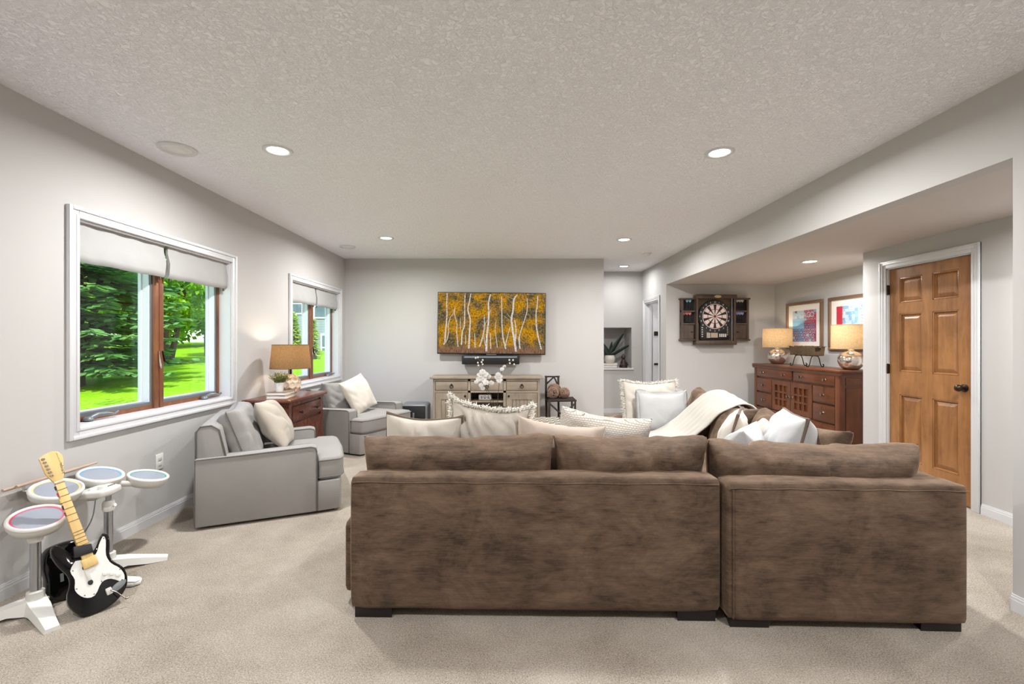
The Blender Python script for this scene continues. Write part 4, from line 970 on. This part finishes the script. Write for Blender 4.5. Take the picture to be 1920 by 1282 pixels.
fl = {'blue': flat('flight_blue', S(150, 214, 228), .5), 'red': flat('flight_red', S(226, 130, 124), .5), 'pale': flat('flight_white', S(206, 198, 194), .5), 'violet': flat('flight_violet', S(158, 160, 214), .5)}
for col, sgn, z, xs in (('blue', -1, .177, (.07, .115)), ('red', -1, -.023, (.07, .115, .16)), ('pale', 1, .177, (.06, .10, .14)), ('violet', 1, -.023, (.06, .10, .14))):
    xo = sorted(sgn*(hw+x) for x in xs)
    for x, w_ in zip(xo, ('left', 'right') if len(xo) == 2 else ('left', 'middle', 'right')): dart(f'{w_} one of the {len(xo)} darts with {col} flights in the cabinet wing', x, z+.03, fl[col])

# ------------------------------------------------------------------ dresser group
dr = thing('dresser', 'wide reddish brown dresser with lattice doors along the alcove wall', 'dresser', (3.75, 5.16, 0))
DL, DD, DHh = 1.86, .48, 1.01
MB().rbox(-.0, DD, 0, DL, DHh-.03, DHh, .008).build('top', M['cherry'], dr, 40)
MB().prism([(.012, DHh-.065), (.035, DHh-.065), (.035, DHh-.03), (.0, DHh-.03)], .0, DL, 'y').build('cornice', M['cherry'], dr)
MB().prism([(.042, .05), (DD-.01, .05), (DD-.01, DL-.05), (.042, DL-.05)], .08, DHh-.03, 'z').build('carcass', M['cherry_z'], dr)
for y in (.03, DL-.10): MB().rbox(.018, .09, y, y+.07, 0, DHh-.06, .006).build('post', M['cherry_z'], dr, 40)
for y in (.03, DL-.10): MB().rbox(DD-.08, DD-.01, y, y+.07, 0, DHh-.06, .006).build('post', M['cherry_z'], dr, 40)
MB().box(.10, DD-.09, .038, .052, .15, .80).build('side_panel', M['cherry_z'], dr); MB().box(.10, DD-.09, .038, .052, .84, .92).build('side_panel', M['cherry'], dr)
def knobx(par, y, z): MB().lathe([(0, 0), (.014, 0), (.008, .006), (.008, .016), (.018, .024), (.017, .034), (0, .04)], n=16).xf(T(.016, y, z) @ R(-90, 'Y')).build('knob', M['nickel'], par, 60)
def drawer(y0, y1, z0, z1, ks):
    d = MB().rbox(.014, .05, y0, y1, z0, z1, .007).build('drawer', M['cherry'], dr, 40)
    for k in ks: knobx(d, y0+(y1-y0)*k, (z0+z1)/2)
drawer(.10, .87, .825, .945, (.2, .8)); drawer(.90, 1.665+.085, .825, .945, (.2, .8))
for z0, z1 in ((.605, .80), (.385, .585)): drawer(.10, .48, z0, z1, (.5,)); drawer(1.37, 1.75, z0, z1, (.5,))
drawer(.10, .87, .14, .365, (.2, .8)); drawer(.90, 1.75, .14, .365, (.2, .8))
for k, (y0, y1) in enumerate(((.50, .92), (.93, 1.35))):
    d = MB().box(.016, .045, y0, y0+.07, .385, .80).box(.016, .045, y1-.07, y1, .385, .80).box(.016, .045, y0+.07, y1-.07, .385, .45).box(.016, .045, y0+.07, y1-.07, .735, .80).box(.036, .045, y0+.07, y1-.07, .45, .735).build('door', M['cherry_z'], dr)
    for i in range(1, 3): MB().box(.017, .037, y0+.07+(y1-y0-.14)*i/3-.011, y0+.07+(y1-y0-.14)*i/3+.011, .45, .735).build('lattice_bar', M['cherry_z'], d)
    for i in range(1, 3): MB().box(.018, .037, y0+.07, y1-.07, .45+.285*i/3-.011, .45+.285*i/3+.011).build('lattice_bar', M['cherry'], d)
    knobx(d, y1-.03 if k == 0 else y0+.03, .60)
merc = flat('mercury_glass', S(226, 216, 206), .10, .9, bs=.4, bscale=34, bdist=.004, var=.3)
shm = lampshade('tan_burlap_shade', S(206, 176, 136), .40, (200, 200, 70))
def dlamp(y, label):
    la = thing('table_lamp', label, 'lamp', (4.0, y, DHh), 0, 'mercury glass lamps on the dresser')
    MB().lathe([(.05, 0), (.075, .004), (.112, .045), (.132, .10), (.128, .145), (.105, .185), (.06, .21), (.03, .218), (.03, .235), (.022, .24)], n=40).build('lamp_base', merc, la, 60)
    MB().cyl((0, 0, .235), (0, 0, .33), .008, 10).build('neck', M['nickel'], la)
    drum(la, .196, .192, .245, .525, shm); bulb(la, .34, 3.6, (1, .86, .68))
dlamp(6.78, 'mercury glass lamp with tan drum shade, nearer the dartboard')
dlamp(5.32, 'mercury glass lamp with tan drum shade, beside the wooden door')
t = thing('trough_planter', 'dark wooden trough planter held in scrolled iron stand on dresser', 'planter', (3.97, 6.07, DHh))
bw = flat('mossy_bark', S(84, 66, 44), .9, bs=.8, bscale=60, bdist=.01, var=.3)
mb = MB(); vs = []; fs = []; N = 16
for i in range(N+1):
    y = -.25+.5*i/N; k = 1+.04*math.sin(i*1.3)
    for a in ((-.075, .265), (-.06, .15), (.06, .15), (.075, .265), (.06, .262), (.05, .2), (-.05, .2), (-.06, .262)): vs.append((a[0]*k, y, a[1]+.006*math.sin(i*2.1+a[0]*60)))
for i in range(N):
    for k in range(8): fs.append((i*8+k, i*8+(k+1) % 8, (i+1)*8+(k+1) % 8, (i+1)*8+k))
fs += [tuple(range(8))[::-1], tuple(N*8+k for k in range(8))]
mb.add(vs, fs).build('trough', bw, t, 40)
mb = MB(); rnd = random.Random(9)
for i in range(260):
    p = Vector((rnd.uniform(-.07, .07), rnd.uniform(-.25, .25), .25)); q = p+Vector((rnd.gauss(0, .02), rnd.gauss(0, .03), rnd.uniform(.005, .025))); mb.tube([p, (p+q)/2+Vector((0, 0, .01)), q], .0025, 4)
mb.build('moss', flat('dried_moss', S(92, 78, 50), .95), t)['kind'] = 'stuff'
for y in (-.17, .17):
    for s in (-1, 1): MB().tube(spl([(s*.005, y, .145), (s*.035, y, .14), (s*.055, y, .10), (s*.07, y, .04), (s*.085, y, .008), (s*.105, y, .008), (s*.112, y, .03), (s*.10, y, .036)], 5), .006, 7).build('leg', M['iron'], t, 180)
for s in (-1, 1): MB().tube([(s*.03, -.19, .145), (s*.03, .19, .145)], .005, 7).build('stretcher', M['iron'], t, 180)
# framed prints
def frame(y0, y1, label, left):
    t = thing('framed_print', label, 'picture', (XA, (y0+y1)/2, 1.225), 0, 'framed letter prints above the dresser')
    W, Hh = y1-y0, .69; b = .042; fm = flat('champagne_frame', S(158, 128, 104), .28, .6)
    for (a0, a1, z0, z1) in ((-W/2, W/2, 0, b), (-W/2, W/2, Hh-b, Hh), (-W/2, -W/2+b, b, Hh-b), (W/2-b, W/2, b, Hh-b)): MB().rbox(-.035, -.002, a0, a1, z0, z1, .006).build('frame_side', fm, t, 40)
    MB().box(-.012, -.004, -W/2+b, W/2-b, b, Hh-b).build('mat_board', flat('mat_white', S(236, 230, 224), .8), t)
    pw, p0, p1 = .175 if False else .20, .115, .565
    cols = [flat('ink_pale', S(196, 212, 220), .8), flat('ink_sky', S(130, 176, 204), .8), flat('ink_blue', S(58, 84, 150), .8), flat('ink_red', S(192, 48, 66), .8), flat('ink_maroon', S(138, 54, 84), .8), flat('ink_orange', S(206, 112, 84), .8)]
    mb = MB(); rnd = random.Random(4 if left else 8); n = 8; PW = .26
    # coloured ground of the print: blocks in two tones, then rows of letters
    for i in range(10):
        for j in range(12):
            u, v = i/9, j/11
            if left: c = (3 if v > .6 else 5 if u < .55 else 4) if u > .52 else (0 if v > .78 else 1 if v > .45 else 2)
            else: c = 3 if u < .16 else (0 if rnd.random() < .5 else 1) if u < .75 else 0
            if rnd.random() < .15: c = rnd.choice((c, 1, 4 if left else 0))
            mb.cur = c; y_a = PW-2*PW*(i+1)/10; y_b = PW-2*PW*i/10; mb.add([(-.0125, y_a, p0+(p1-p0)*j/12), (-.0125, y_b, p0+(p1-p0)*j/12), (-.0125, y_b, p0+(p1-p0)*(j+1)/12), (-.0125, y_a, p0+(p1-p0)*(j+1)/12)], [(0, 3, 2, 1)])
    pr = mb.build('print', cols, t)
    mb = MB()
    txt = 'CHICAGO'
    for j in range(12):
        mb.cur = rnd.choice((0, 1)) if left else rnd.choice((2, 2, 3, 1)); z = p0+.006+(p1-p0)*j/12; s_ = .043; x = .0; k = j % 7
        while x < 2*PW-.05:
            ch = txt[k % 7]; k += 1
            if not left: mb.cur = 3 if x < .1 else (2 if x > .38 else rnd.choice((0, 1, 1)))
            x += put_text(mb, ch, lambda a, b: (-.0135, PW-.01-x-a, z+b), s_*rnd.uniform(.9, 1.05), .12)
    # one large line that reads across the print
    mb.cur = 0
    if left: put_text(mb, 'CHICAGO', lambda a, b: (-.0142, PW-.012-a*1.0, p0+.345+b), .108, .06)
    mb.build('letters', cols, pr)
frame(6.137, 6.93, 'champagne framed letter print in blue and red, nearer the dartboard', True)
frame(5.23, 6.02, 'champagne framed letter print partly hidden by the door wall', False)

# ------------------------------------------------------------------ drum kit, sticks, guitar, case
dk = thing('drum_kit', 'white toy drum kit with four coloured pads by the left wall', 'drum kit', (-2.36, 2.455, 0))
padtop = flat('pad_rubber', S(140, 146, 158), .75, bs=.2, bscale=500)
def pad(x, y, z, r, c, ax, ay):
    Mx = T(x, y, z) @ R(ax, 'X') @ R(ay, 'Y')
    p = MB().lathe([(.6*r, -.052), (.85*r, -.046), (r*.98, -.02), (r, -.004), (r*1.0, .006)], n=40).xf(Mx).build('pad_shell', M['plastic2'], dk, 50)
    MB().lathe([(r*.87, .008), (r*.89, .014), (r*.95, .017), (r*1.01, .012), (r*1.03, .003), (r*.98, -.004)], n=40, cap=False).xf(Mx).build('rim', M['plastic'], p, 60)
    MB().lathe([(0, .008), (r*.8, .008)][::-1], n=40, cap=False).xf(Mx).build('pad_face', padtop, p)
    MB().lathe([(r*.8, .0085), (r*.88, .009)][::-1], n=40, cap=False).xf(Mx).build('colour_ring', c, p)
pad(.01, -.185, .452, .112, flat('ring_red', S(206, 70, 104), .5), 10, 13)
pad(-.115, .035, .525, .112, flat('ring_yellow', S(222, 200, 140), .5), 6, 15)
pad(-.115, .305, .525, .112, flat('ring_blue', S(92, 150, 198), .5), 0, 15)
pad(-.01, .535, .450, .112, flat('ring_green', S(60, 150, 124), .5), -4, 13)
MB().tube([(-.115, .035, .48), (-.03, .17, .45), (-.115, .305, .48)], .03, 10).tube([(-.115, .305, .478), (-.05, .42, .44), (-.01, .535, .41)], .018, 8).tube([(-.115, .035, .478), (-.05, -.08, .44), (.01, -.185, .41)], .018, 8).build('pad_arm', M['plastic2'], dk, 60)
MB().prism([(-.06, .06), (.07, .10), (.085, .17), (.07, .24), (-.06, .28)], .455, .495, 'z', .012, 3).build('control_box', M['plastic2'], dk, 40)
MB().lathe([(0, .022), (.02, .02), (.024, .0)][::-1], (.035, .15, .492), 20).lathe([(0, .012), (.01, .011), (.011, 0)][::-1], (-.005, .12, .495), 14).build('dial', M['plastic'], dk, 50)
for k in range(5): MB().cyl((.03, .185+.012*k, .494), (.03, .185+.012*k, .500), .004, 8).build('button', M['grey'], dk)
for s, y in ((-1, -.205), (1, .205)):
    MB().cyl((.02, y, .09), (.02, y, .40), .021, 20).build('pole', M['steel'], dk, 40)
    MB().cyl((.02, y, .40), (.02, y, .45), .014, 12).build('inner_pole', M['steel'], dk, 40)
    MB().lathe([(.026, 0), (.030, .01), (.030, .045), (.024, .06)], (.02, y, .35), 20).tube([(.045, y, .38), (.06, y, .385)], .01, 8).build('clamp', M['plastic'], dk, 50)
    MB().lathe([(.036, 0), (.034, .05), (.026, .055)], (.02, y, .055), 20).build('socket', M['plastic2'], dk, 50)
    for d in (1, -1):
        a = Vector((.02, y, .05)); b = Vector((.02+d*.235 if d > 0 else -.2, y+s*.15, .012)); L = (b-a); px_ = Vector((-L.y, L.x, 0)).normalized(); vs = []
        for k, (wd, zt, zb) in enumerate(((.045, .075, .0), (.044, .06, .022 if d > 0 else .02), (.034, .04, .004), (.03, .018, .0))):
            c_ = a+L*(k/3); c_.z = 0; vs += [c_-px_*wd+Vector((0, 0, zb)), c_+px_*wd+Vector((0, 0, zb)), c_+px_*wd*.8+Vector((0, 0, zt)), c_-px_*wd*.8+Vector((0, 0, zt))]
        fs = [(0, 1, 2, 3), (15, 14, 13, 12)]
        for k in range(3):
            for e in range(4): fs.append((k*4+e, k*4+4+e, k*4+4+(e+1) % 4, k*4+(e+1) % 4))
        MB().add(vs, fs).build('foot', M['plastic'], dk, 30, fixn=True)
for z, x in ((.045, .03), (.05, -.03)): MB().cyl((x, -.2, z), (x, .2, z), .015, 14).build('crossbar', M['steel'], dk, 40)
MB().prism([(.02, -.005), (.31, .02), (.335, .05), (.31, .09), (.02, .115)], .004, .02, 'z', .004).prism([(.12, .01), (.32, .03), (.33, .05), (.31, .08), (.12, .10)], .02, .03, 'z', .004).build('kick_pedal', M['plastic'], dk, 40)
MB().tube(spl([(.04, .10, .455), (.03, .09, .35), (.0, .06, .26), (-.02, .02, .2), (-.04, .03, .14), (-.02, .06, .10), (.02, .05, .04)], 5), .003, 6).build('cable', M['grey'], dk, 180)
stick = wood('stick_wood', S(150, 126, 110), S(190, 168, 150), 1, .5)
MB().tube([(-.205, -.02, .535), (-.235, -.02, .54), (-.235, -.02, .56)], .006, 8).build('stick_holder', M['plastic'], dk, 60)
MB().tube([(-.205, .30, .535), (-.235, .30, .54), (-.235, .30, .56)], .006, 8).build('stick_holder', M['plastic'], dk, 60)
for k, (x, z, y0) in enumerate(((-2.592, .573, 2.33), (-2.575, .577, 2.38))):
    t = thing('drumstick', ('wooden drumstick behind the pads reaching farthest left' if k == 0 else 'wooden drumstick lying nearer the pads, reaching farther right'), 'drumstick', (x, y0, z), 0, 'drumsticks on the drum kit')
    MB().tube([(0, 0, 0), (0, .04, .001), (0, .36, .004), (0, .45, .005)], [.0085, .009, .009, .0055], 10).build('shaft', stick, t, 60)
    MB().lathe([(0, -.012), (.005, -.008), (.007, 0), (.005, .008), (0, .012)], n=10).xf(T(0, .458, .005) @ R(90, 'X')).build('tip', stick, t, 60)

gt = thing('toy_guitar', 'black and white toy electric guitar leaning on the drum kit', 'guitar', (-2.015, 2.275, .004))
Bv, Tv = Vector((-2.03, 2.275, .004)), Vector((-2.40, 2.335, .80)); uz = (Tv-Bv).normalized(); nn = Vector((.84, -.54, 0)); nn = (nn-uz*nn.dot(uz)).normalized(); ux = uz.cross(nn) * 1; ux = (-nn).cross(uz)
sgn = 1
G = Matrix((( ux.x, -nn.x, uz.x, 0), (ux.y, -nn.y, uz.y, 0), (ux.z, -nn.z, uz.z, 0), (0, 0, 0, 1)))
gt.rotation_euler = G.to_euler(); gt.scale = (.80, .95, .97)
body = [(-.135, .06), (-.10, .012), (-.02, .0), (.05, .008), (.115, .045), (.142, .10), (.138, .155), (.108, .20), (.10, .24), (.118, .29), (.128, .335), (.112, .36), (.09, .35), (.06, .31), (.03, .295), (-.03, .295), (-.055, .31), (-.078, .36), (-.105, .395), (-.130, .39), (-.140, .35), (-.128, .29), (-.108, .235), (-.112, .19), (-.138, .145), (-.147, .10)]
bodyS = [(q.x, q.y) for q in spl([(a, b, 0) for a, b in body+[body[0]]], 3)[:-1]]
MB().prism(bodyS, -.022, .022, 'y', .008, 3).build('body', M['black'], gt, 40)
pg = [(-.055, .285), (-.09, .25), (-.085, .20), (-.10, .15), (-.075, .10), (-.03, .085), (.02, .13), (.065, .125), (.11, .085), (.128, .11), (.12, .155), (.09, .20), (.082, .25), (.105, .32), (.10, .345), (.07, .315), (.04, .275), (.0, .27)]
pgS = [(q.x, q.y) for q in spl([(a, b, 0) for a, b in pg+[pg[0]]], 3)[:-1]]
MB().prism(pgS, -.026, -.021, 'y').build('pickguard', M['plastic'], gt)
maple = wood('toy_maple', S(206, 170, 104), S(230, 198, 136), 2, .4)
nk = MB().prism([(-.028, .262), (.028, .262), (.021, .70), (-.021, .70)], -.036, -.004, 'y', .004).build('neck', maple, gt, 40)
MB().rbox(-.036, .036, -.040, -.024, .225, .275, .006).build('neck_pocket', maple, gt, 40)
mb = MB()
for z in (.69, .655, .62, .585, .55, .515, .48, .42, .405, .385, .365, .345): mb.box(-.026, .026, -.0375, -.036, z-.001, z+.001)
mb.build('frets', M['bronze'], nk)
for k, c in enumerate(('mblack', 'red', 'yel', 'mblack', 'bronze')):
    m_ = M.get(c) or flat('fret_'+c, S(160, 40, 50) if c == 'red' else S(206, 180, 60), .5)
    MB().box(-.0275, -.0215, -.035, -.02, .66-.036*k, .68-.036*k).build('fret_button', m_, nk)
hs = [(-.021, .70), (.021, .70), (.034, .73), (.045, .775), (.055, .80), (.058, .83), (.045, .855), (.02, .865), (-.025, .857), (-.048, .845), (-.045, .76), (-.03, .72)]
hd = MB().prism(hs, -.032, -.012, 'y', .003).build('headstock', maple, gt, 40)
MB().rbox(-.023, .023, -.038, -.03, .695, .702, .002).build('nut', M['plastic'], gt)
for k in range(6): MB().cyl((-.036+.002*k, -.032, .835-.019*k), (-.036+.002*k, -.042, .835-.019*k), .005, 8).rbox(-.040+.002*k, -.024+.002*k, -.041, -.037, .832-.019*k, .838-.019*k, .001).build('tuner', M['nickel'], hd)
mb = MB(); put_text(mb, 'Fender', lambda a, b: (.026+b*.9+a*.12, -.0325, .735+a), .022); put_text(mb, 'STRATOCASTER', lambda a, b: (.034+b*.9-a*.02, -.0325, .792+a), .0075); mb.build('lettering', M['mblack'], hd)
MB().rbox(-.036, -.018, -.032, -.026, .165, .23, .003).build('strum_bar', M['plastic2'], gt, 40)
for z in (.155, .235): MB().lathe([(.013, 0), (.012, .004), (0, .005)], n=16).xf(T(-.027, -.026, z) @ R(90, 'X')).build('strum_stop', M['mblack'], gt)
for x, z in ((.045, .165), (.075, .15), (.10, .13)): MB().lathe([(.012, 0), (.011, .008), (0, .010)], n=16).xf(T(x, -.026, z) @ R(90, 'X')).build('knob', M['plastic'], gt, 50)
MB().lathe([(1, 0), (.95, .004), (0, .005)], n=24).xf(T(.085, -.022, .075) @ R(90, 'X') @ Matrix.Rotation(.25, 4, 'Z') @ Matrix.Diagonal((.045, .018, 1, 1))).build('jack_plate', M['grey'], gt, 50)
MB().rbox(.02, .05, -.038, -.022, .055, .09, .005).build('bridge', M['plastic2'], gt, 40)
MB().tube([(.04, -.04, .075), (.06, -.058, .05), (.085, -.066, .0), (.10, -.06, -.0)], [.003, .003, .003, .003], 8).tube([(.085, -.066, .002), (.098, -.06, -.0005)], .0055, 8).build('whammy_bar', M['nickel'], gt, 60)
MB().prism([(-.06, .30), (.03, .29), (.035, .335), (-.045, .355)], -.046, -.022, 'y', .004).build('strap', M['mblack'], gt, 40)
mb = MB(); 
for x, z in ((-.08, .245), (-.092, .155), (-.07, .108), (-.03, .093), (.02, .135), (.11, .095), (.118, .15), (.088, .21), (.1, .335), (.0, .265)): mb.cyl((x, -.0262, z), (x, -.0275, z), .003, 6)
mb.build('screws', M['iron'], gt)
t = thing('instrument_case', 'black padded pouch standing behind the toy guitar', 'bag', (-2.30, 2.375, .0), math.radians(62))
cp = [(q.x, q.y) for q in spl([(a, b, 0) for a, b in ((-.09, .03), (0, .0), (.10, .02), (.125, .10), (.10, .19), (.085, .26), (.03, .285), (-.07, .275), (-.095, .2), (-.085, .12), (-.09, .03))], 4)[:-1]]
MB().prism(cp, -.03, .03, 'y', .012, 3).xf(R(-8, 'X')).build('pouch', M['black'], t, 40)
MB().tube([(-.08, -.045, .26), (-.02, -.06, .20), (.06, -.05, .24)], .008, 8).build('strap', M['mblack'], t, 60)
MB().box(-.035, -.022, -.034, -.03, .10, .14).xf(R(-8, 'X')).build('tag', M['grey'], t)

# ------------------------------------------------------------------ outdoors: lawn, trees, house
def gz(y): return 0 if y < 3 else .05*(y-3) if y < 30 else 1.35
def lawn():
    m, n, l, b = nodes('lawn'); v = coords(n, l, (1, 1, 1)); f = noise_n(n, l, v, 9, 6, .7); g = noise_n(n, l, v, .5, 3)
    a = n.new('ShaderNodeMath'); a.operation = 'ADD'; l.new(f, a.inputs[0]); l.new(g, a.inputs[1])
    l.new(ramp(n, l, a.outputs[0], [(.75, S(70, 118, 12)), (1.0, S(108, 156, 18)), (1.2, S(136, 176, 34))]), b.inputs['Base Color']); b.inputs['Roughness'].default_value = 1; b.inputs['Specular IOR Level'].default_value = .1
    bump(n, l, b, f, .6, .05); return m
ys = [-25]+[3+i*1.5 for i in range(19)]+[34, 50, 110]; vs = []
for y in ys: vs += [(-110, y, gz(y)-.03), (XL-.14, y, gz(y)-.03)]
g = MB().add(vs, [(2*i, 2*i+1, 2*i+3, 2*i+2) for i in range(len(ys)-1)]).build('ground', lawn()); tag(g, 'bright green mown lawn outside the windows', 'lawn', kind='structure')
def leafmat(name, c1, c2, tr=.45):
    m, n, l, b = nodes(name); v = coords(n, l, (1, 1, 1)); f = noise_n(n, l, v, 3, 3); col = ramp(n, l, f, [(.3, c1), (.7, c2)]); l.new(col, b.inputs['Base Color']); b.inputs['Roughness'].default_value = .7; b.inputs['Specular IOR Level'].default_value = .2
    t_ = n.new('ShaderNodeBsdfTranslucent'); l.new(col, t_.inputs[0]); x = n.new('ShaderNodeMixShader'); x.inputs[0].default_value = tr; l.new(b.outputs[0], x.inputs[1]); l.new(t_.outputs[0], x.inputs[2]); l.new(x.outputs[0], n['Material Output'].inputs[0]); return m
def quads(P, D, Sd, name, mat, parent):
    """leaf quads: P centres, D half length vectors, Sd half width vectors"""
    n = len(P); V = np.empty((n, 4, 3)); V[:, 0] = P-D; V[:, 1] = P+Sd; V[:, 2] = P+D; V[:, 3] = P-Sd
    me = bpy.data.meshes.new(name); me.from_pydata(V.reshape(-1, 3).tolist(), [], np.arange(n*4).reshape(-1, 4).tolist()); me.materials.append(mat); me.update()
    o = bpy.data.objects.new(name, me); C.objects.link(o); o.parent = parent; o['kind'] = 'stuff'; return o
def rnorm(n): 
    v = np.random.normal(size=(n, 3)); return v/np.linalg.norm(v, axis=1, keepdims=True)
bark = flat('tree_bark', S(74, 60, 50), .95, bs=.6, bscale=20, bdist=.03)
def broad(label, x, y, h, r, nl, mat, leaf=.13, z0f=.3, trunks=4, seed=1, group=None):
    np.random.seed(seed); rnd = random.Random(seed); t = thing('leafy_tree', label, 'tree', (x, y, gz(y)), 0, group)
    mb = MB(); tips = []
    for k in range(trunks):
        a = rnd.uniform(0, 2*PI); p = Vector((math.cos(a)*.12, math.sin(a)*.12, -.1)); q = Vector((math.cos(a)*r*.45, math.sin(a)*r*.45, h*rnd.uniform(.5, .7))); mdl = p.lerp(q, .5)+Vector((rnd.gauss(0, .08), rnd.gauss(0, .08), .1)); mb.tube(spl([p, mdl, q], 4), [.11-.008*i for i in range(9)], 7)
        for j in range(5):
            b0 = mdl.lerp(q, j/5); a2 = rnd.uniform(0, 2*PI); e = b0+Vector((math.cos(a2)*r*.5, math.sin(a2)*r*.5, h*.22)); mb.tube([b0, b0.lerp(e, .5)+Vector((0, 0, .08)), e], [.04, .03, .012], 5)
    mb.build('trunk', bark, t, 180)
    nc = 70; u = rnorm(nc)*np.random.uniform(.35, 1, (nc, 1))**.5; ctr = u*np.array([r, r, h*(1-z0f)/2])+np.array([0, 0, h*(1+z0f)/2])
    idx = np.random.randint(0, nc, nl); P = ctr[idx]+rnorm(nl)*np.random.uniform(0, 1, (nl, 1))**.4*np.array([r*.28, r*.28, r*.20])
    D = rnorm(nl)*leaf; Sd = np.cross(D, rnorm(nl)); Sd = Sd/np.linalg.norm(Sd, axis=1, keepdims=True)*leaf*.5
    quads(P, D, Sd, 'foliage', mat, t); return t
def spruce(label, x, y, h, r, mat, levels=30, nb=11, seed=1, group=None, z0=.35, size=1.0):
    np.random.seed(seed); t = thing('spruce_tree', label, 'tree', (x, y, gz(y)), 0, group)
    MB().tube([(0, 0, -.1), (0, 0, h*.5), (0, 0, h)], [.2, .13, .02], 9).build('trunk', bark, t, 180)
    P = []; D = []; Sd = []; br = MB()
    for i in range(levels):
        z = z0+(h-z0)*i/levels; R_ = r*(1-i/levels)**.8+.1
        for k in range(nb):
            a = 2*PI*k/nb+i*.7+np.random.uniform(-.25, .25); L = R_*np.random.uniform(.7, 1.1); d = np.array([math.cos(a), math.sin(a), 0]); p_ = np.array([-math.sin(a), math.cos(a), 0]); zz = z+np.random.uniform(-.12, .12)
            br.tube([(0, 0, zz+.1), (d[0]*L*.6, d[1]*L*.6, zz-.02), (d[0]*L*.9, d[1]*L*.9, zz)], [.025, .014, .005], 4)
            ns = max(4, int(L/.14))
            for s_ in range(ns):
                f = .18+.82*s_/ns; c = d*L*f+np.array([0, 0, zz+.1-.18*f+.12*f*f])
                for q in (-1, 1):
                    w_ = (.16+.26*(1-f))*size; off = p_*q*w_*.6+np.random.normal(size=3)*.04
                    P.append(c+off); D.append((p_*q*.8+d*.7+np.array([0, 0, -.25]))*w_*.62); Sd.append((d*.4-p_*q*.35+np.array([0, 0, .30])*np.random.uniform(-.5, 1))*.13*size)
                P.append(c+np.array([0, 0, .02])); D.append(d*.16*size+np.random.normal(size=3)*.03); Sd.append(p_*.07*size+np.array([0, 0, -.03]))
    br.build('branches', bark, t, 180)['kind'] = 'stuff'; quads(np.array(P), np.array(D), np.array(Sd), 'foliage', mat, t); return t
L1 = leafmat('leaf_bright', S(104, 160, 30), S(160, 204, 56)); L2 = leafmat('leaf_mid', S(64, 120, 34), S(120, 170, 50)); L3 = leafmat('needles', S(66, 118, 72), S(128, 172, 88), .4); L4 = leafmat('leaf_lime', S(150, 186, 84), S(196, 214, 110))
spruce('tall dark spruce filling the left half of the near window', -9.75, 10.2, 9.5, 2.3, L3, 32, 12, 1)
broad('bright green multi-stem tree on the lawn in the near window', -11.3, 15.0, 3.5, 1.75, 9000, L1, .10, .28, 5, 2)
broad('small green tree at the right edge of the near window', -12.35, 18.5, 3.0, .9, 3500, L2, .09, .3, 2, 3)
spruce('pale young conifer left of centre in the far window', -8.2, 17.2, 1.62, .5, L4, 18, 10, 4, None, .05, .45)
spruce('thin pale conifer against the grey house, right pane of far window', -7.52, 17.4, 1.38, .26, L4, 14, 8, 5, None, .05, .4)
for k, (x, y, h, r) in enumerate(((-25, 21, 5.2, 3.2), (-18.4, 24, 4.2, 2.8), (-31, 32, 6.6, 3.6), (-20.5, 33, 4.6, 2.8), (-41, 27, 7.5, 4.2), (-24, 44, 6.0, 4.0), (-36, 15, 7.4, 4.0))):
    broad(f'distant leafy green tree number {k+1} from the window wall' if False else ['distant rounded tree behind the spruce', 'distant tree between spruce and bright tree', 'tall far tree beyond the lawn at left', 'low distant tree behind the bright multi-stem tree', 'farthest broad tree at the lawn edge, far left', 'faraway tree on the lawn horizon', 'large far tree seen left of the spruce trunk'][k], x, y, h, r, 3000, (L1, L2, L4)[k % 3], .22, .12, 2, 20+k, 'distant trees beyond the lawn')
ho = thing('house', 'grey sided neighbouring house with white framed windows', 'house', (-10.5, 22.0, .95))
def siding():
    m, n, l, b = nodes('grey_siding'); tc = n.new('ShaderNodeTexCoord'); wv = n.new('ShaderNodeTexWave'); wv.bands_direction = 'Z'; wv.inputs['Scale'].default_value = 2.6; wv.wave_profile = 'SAW'; l.new(tc.outputs['Object'], wv.inputs[0])
    l.new(ramp(n, l, wv.outputs['Fac'], [(0, S(118, 130, 136)), (1, S(140, 152, 158))]), b.inputs['Base Color']); b.inputs['Roughness'].default_value = .8; bump(n, l, b, wv.outputs['Fac'], .5, .03); return m
MB().box(-4, 5, 0, 7, -.5, 6).build('wall', siding(), ho)
MB().prism([(-4.5, 6), (5.5, 6), (.5, 9)], -.4, 7.4, 'y').build('roof', flat('roof_shingles', S(96, 92, 92), .9, bs=.4, bscale=30), ho)
def hwin(x0, x1, z0, z1):
    w_ = MB().box(x0-.08, x1+.08, -.05, .02, z0-.08, z1+.08).build('window', M['vinyl'], ho); MB().box(x0, x1, -.07, -.04, z0, z0+(z1-z0)*.28-.03).box(x0, x1, -.07, -.04, z0+(z1-z0)*.28+.03, z1).build('pane', flat('dark_pane', S(86, 104, 112), .1), w_)
for x0, x1, z0, z1 in ((1.15, 1.72, 1.6, 3.5), (2.0, 2.57, 1.6, 3.5), (-.9, -.3, 1.8, 3.4), (-.1, .5, 1.8, 3.4), (1.5, 2.3, -.1, .7), (-2.6, -2.0, 1.6, 3.5)): hwin(x0, x1, z0, z1)
h2 = thing('house', 'distant house with a low grey roof above the trees', 'house', (-31, 55, 1.35))
MB().box(-6, 6, 0, 7, -.5, 3.6).build('wall', flat('far_wall', S(150, 160, 166), .9), h2); MB().prism([(-.6, 3.6), (7.6, 3.6), (3.5, 6.2)], -6.6, 6.6, 'x').build('roof', flat('far_roof', S(112, 120, 128), .9), h2)
w_ = MB().box(-1, 1, -.05, .02, 1, 2.4).build('window', M['vinyl'], h2); MB().box(-.9, .9, -.07, -.04, 1.1, 2.3).build('pane', flat('far_pane', S(86, 104, 112), .1), w_)
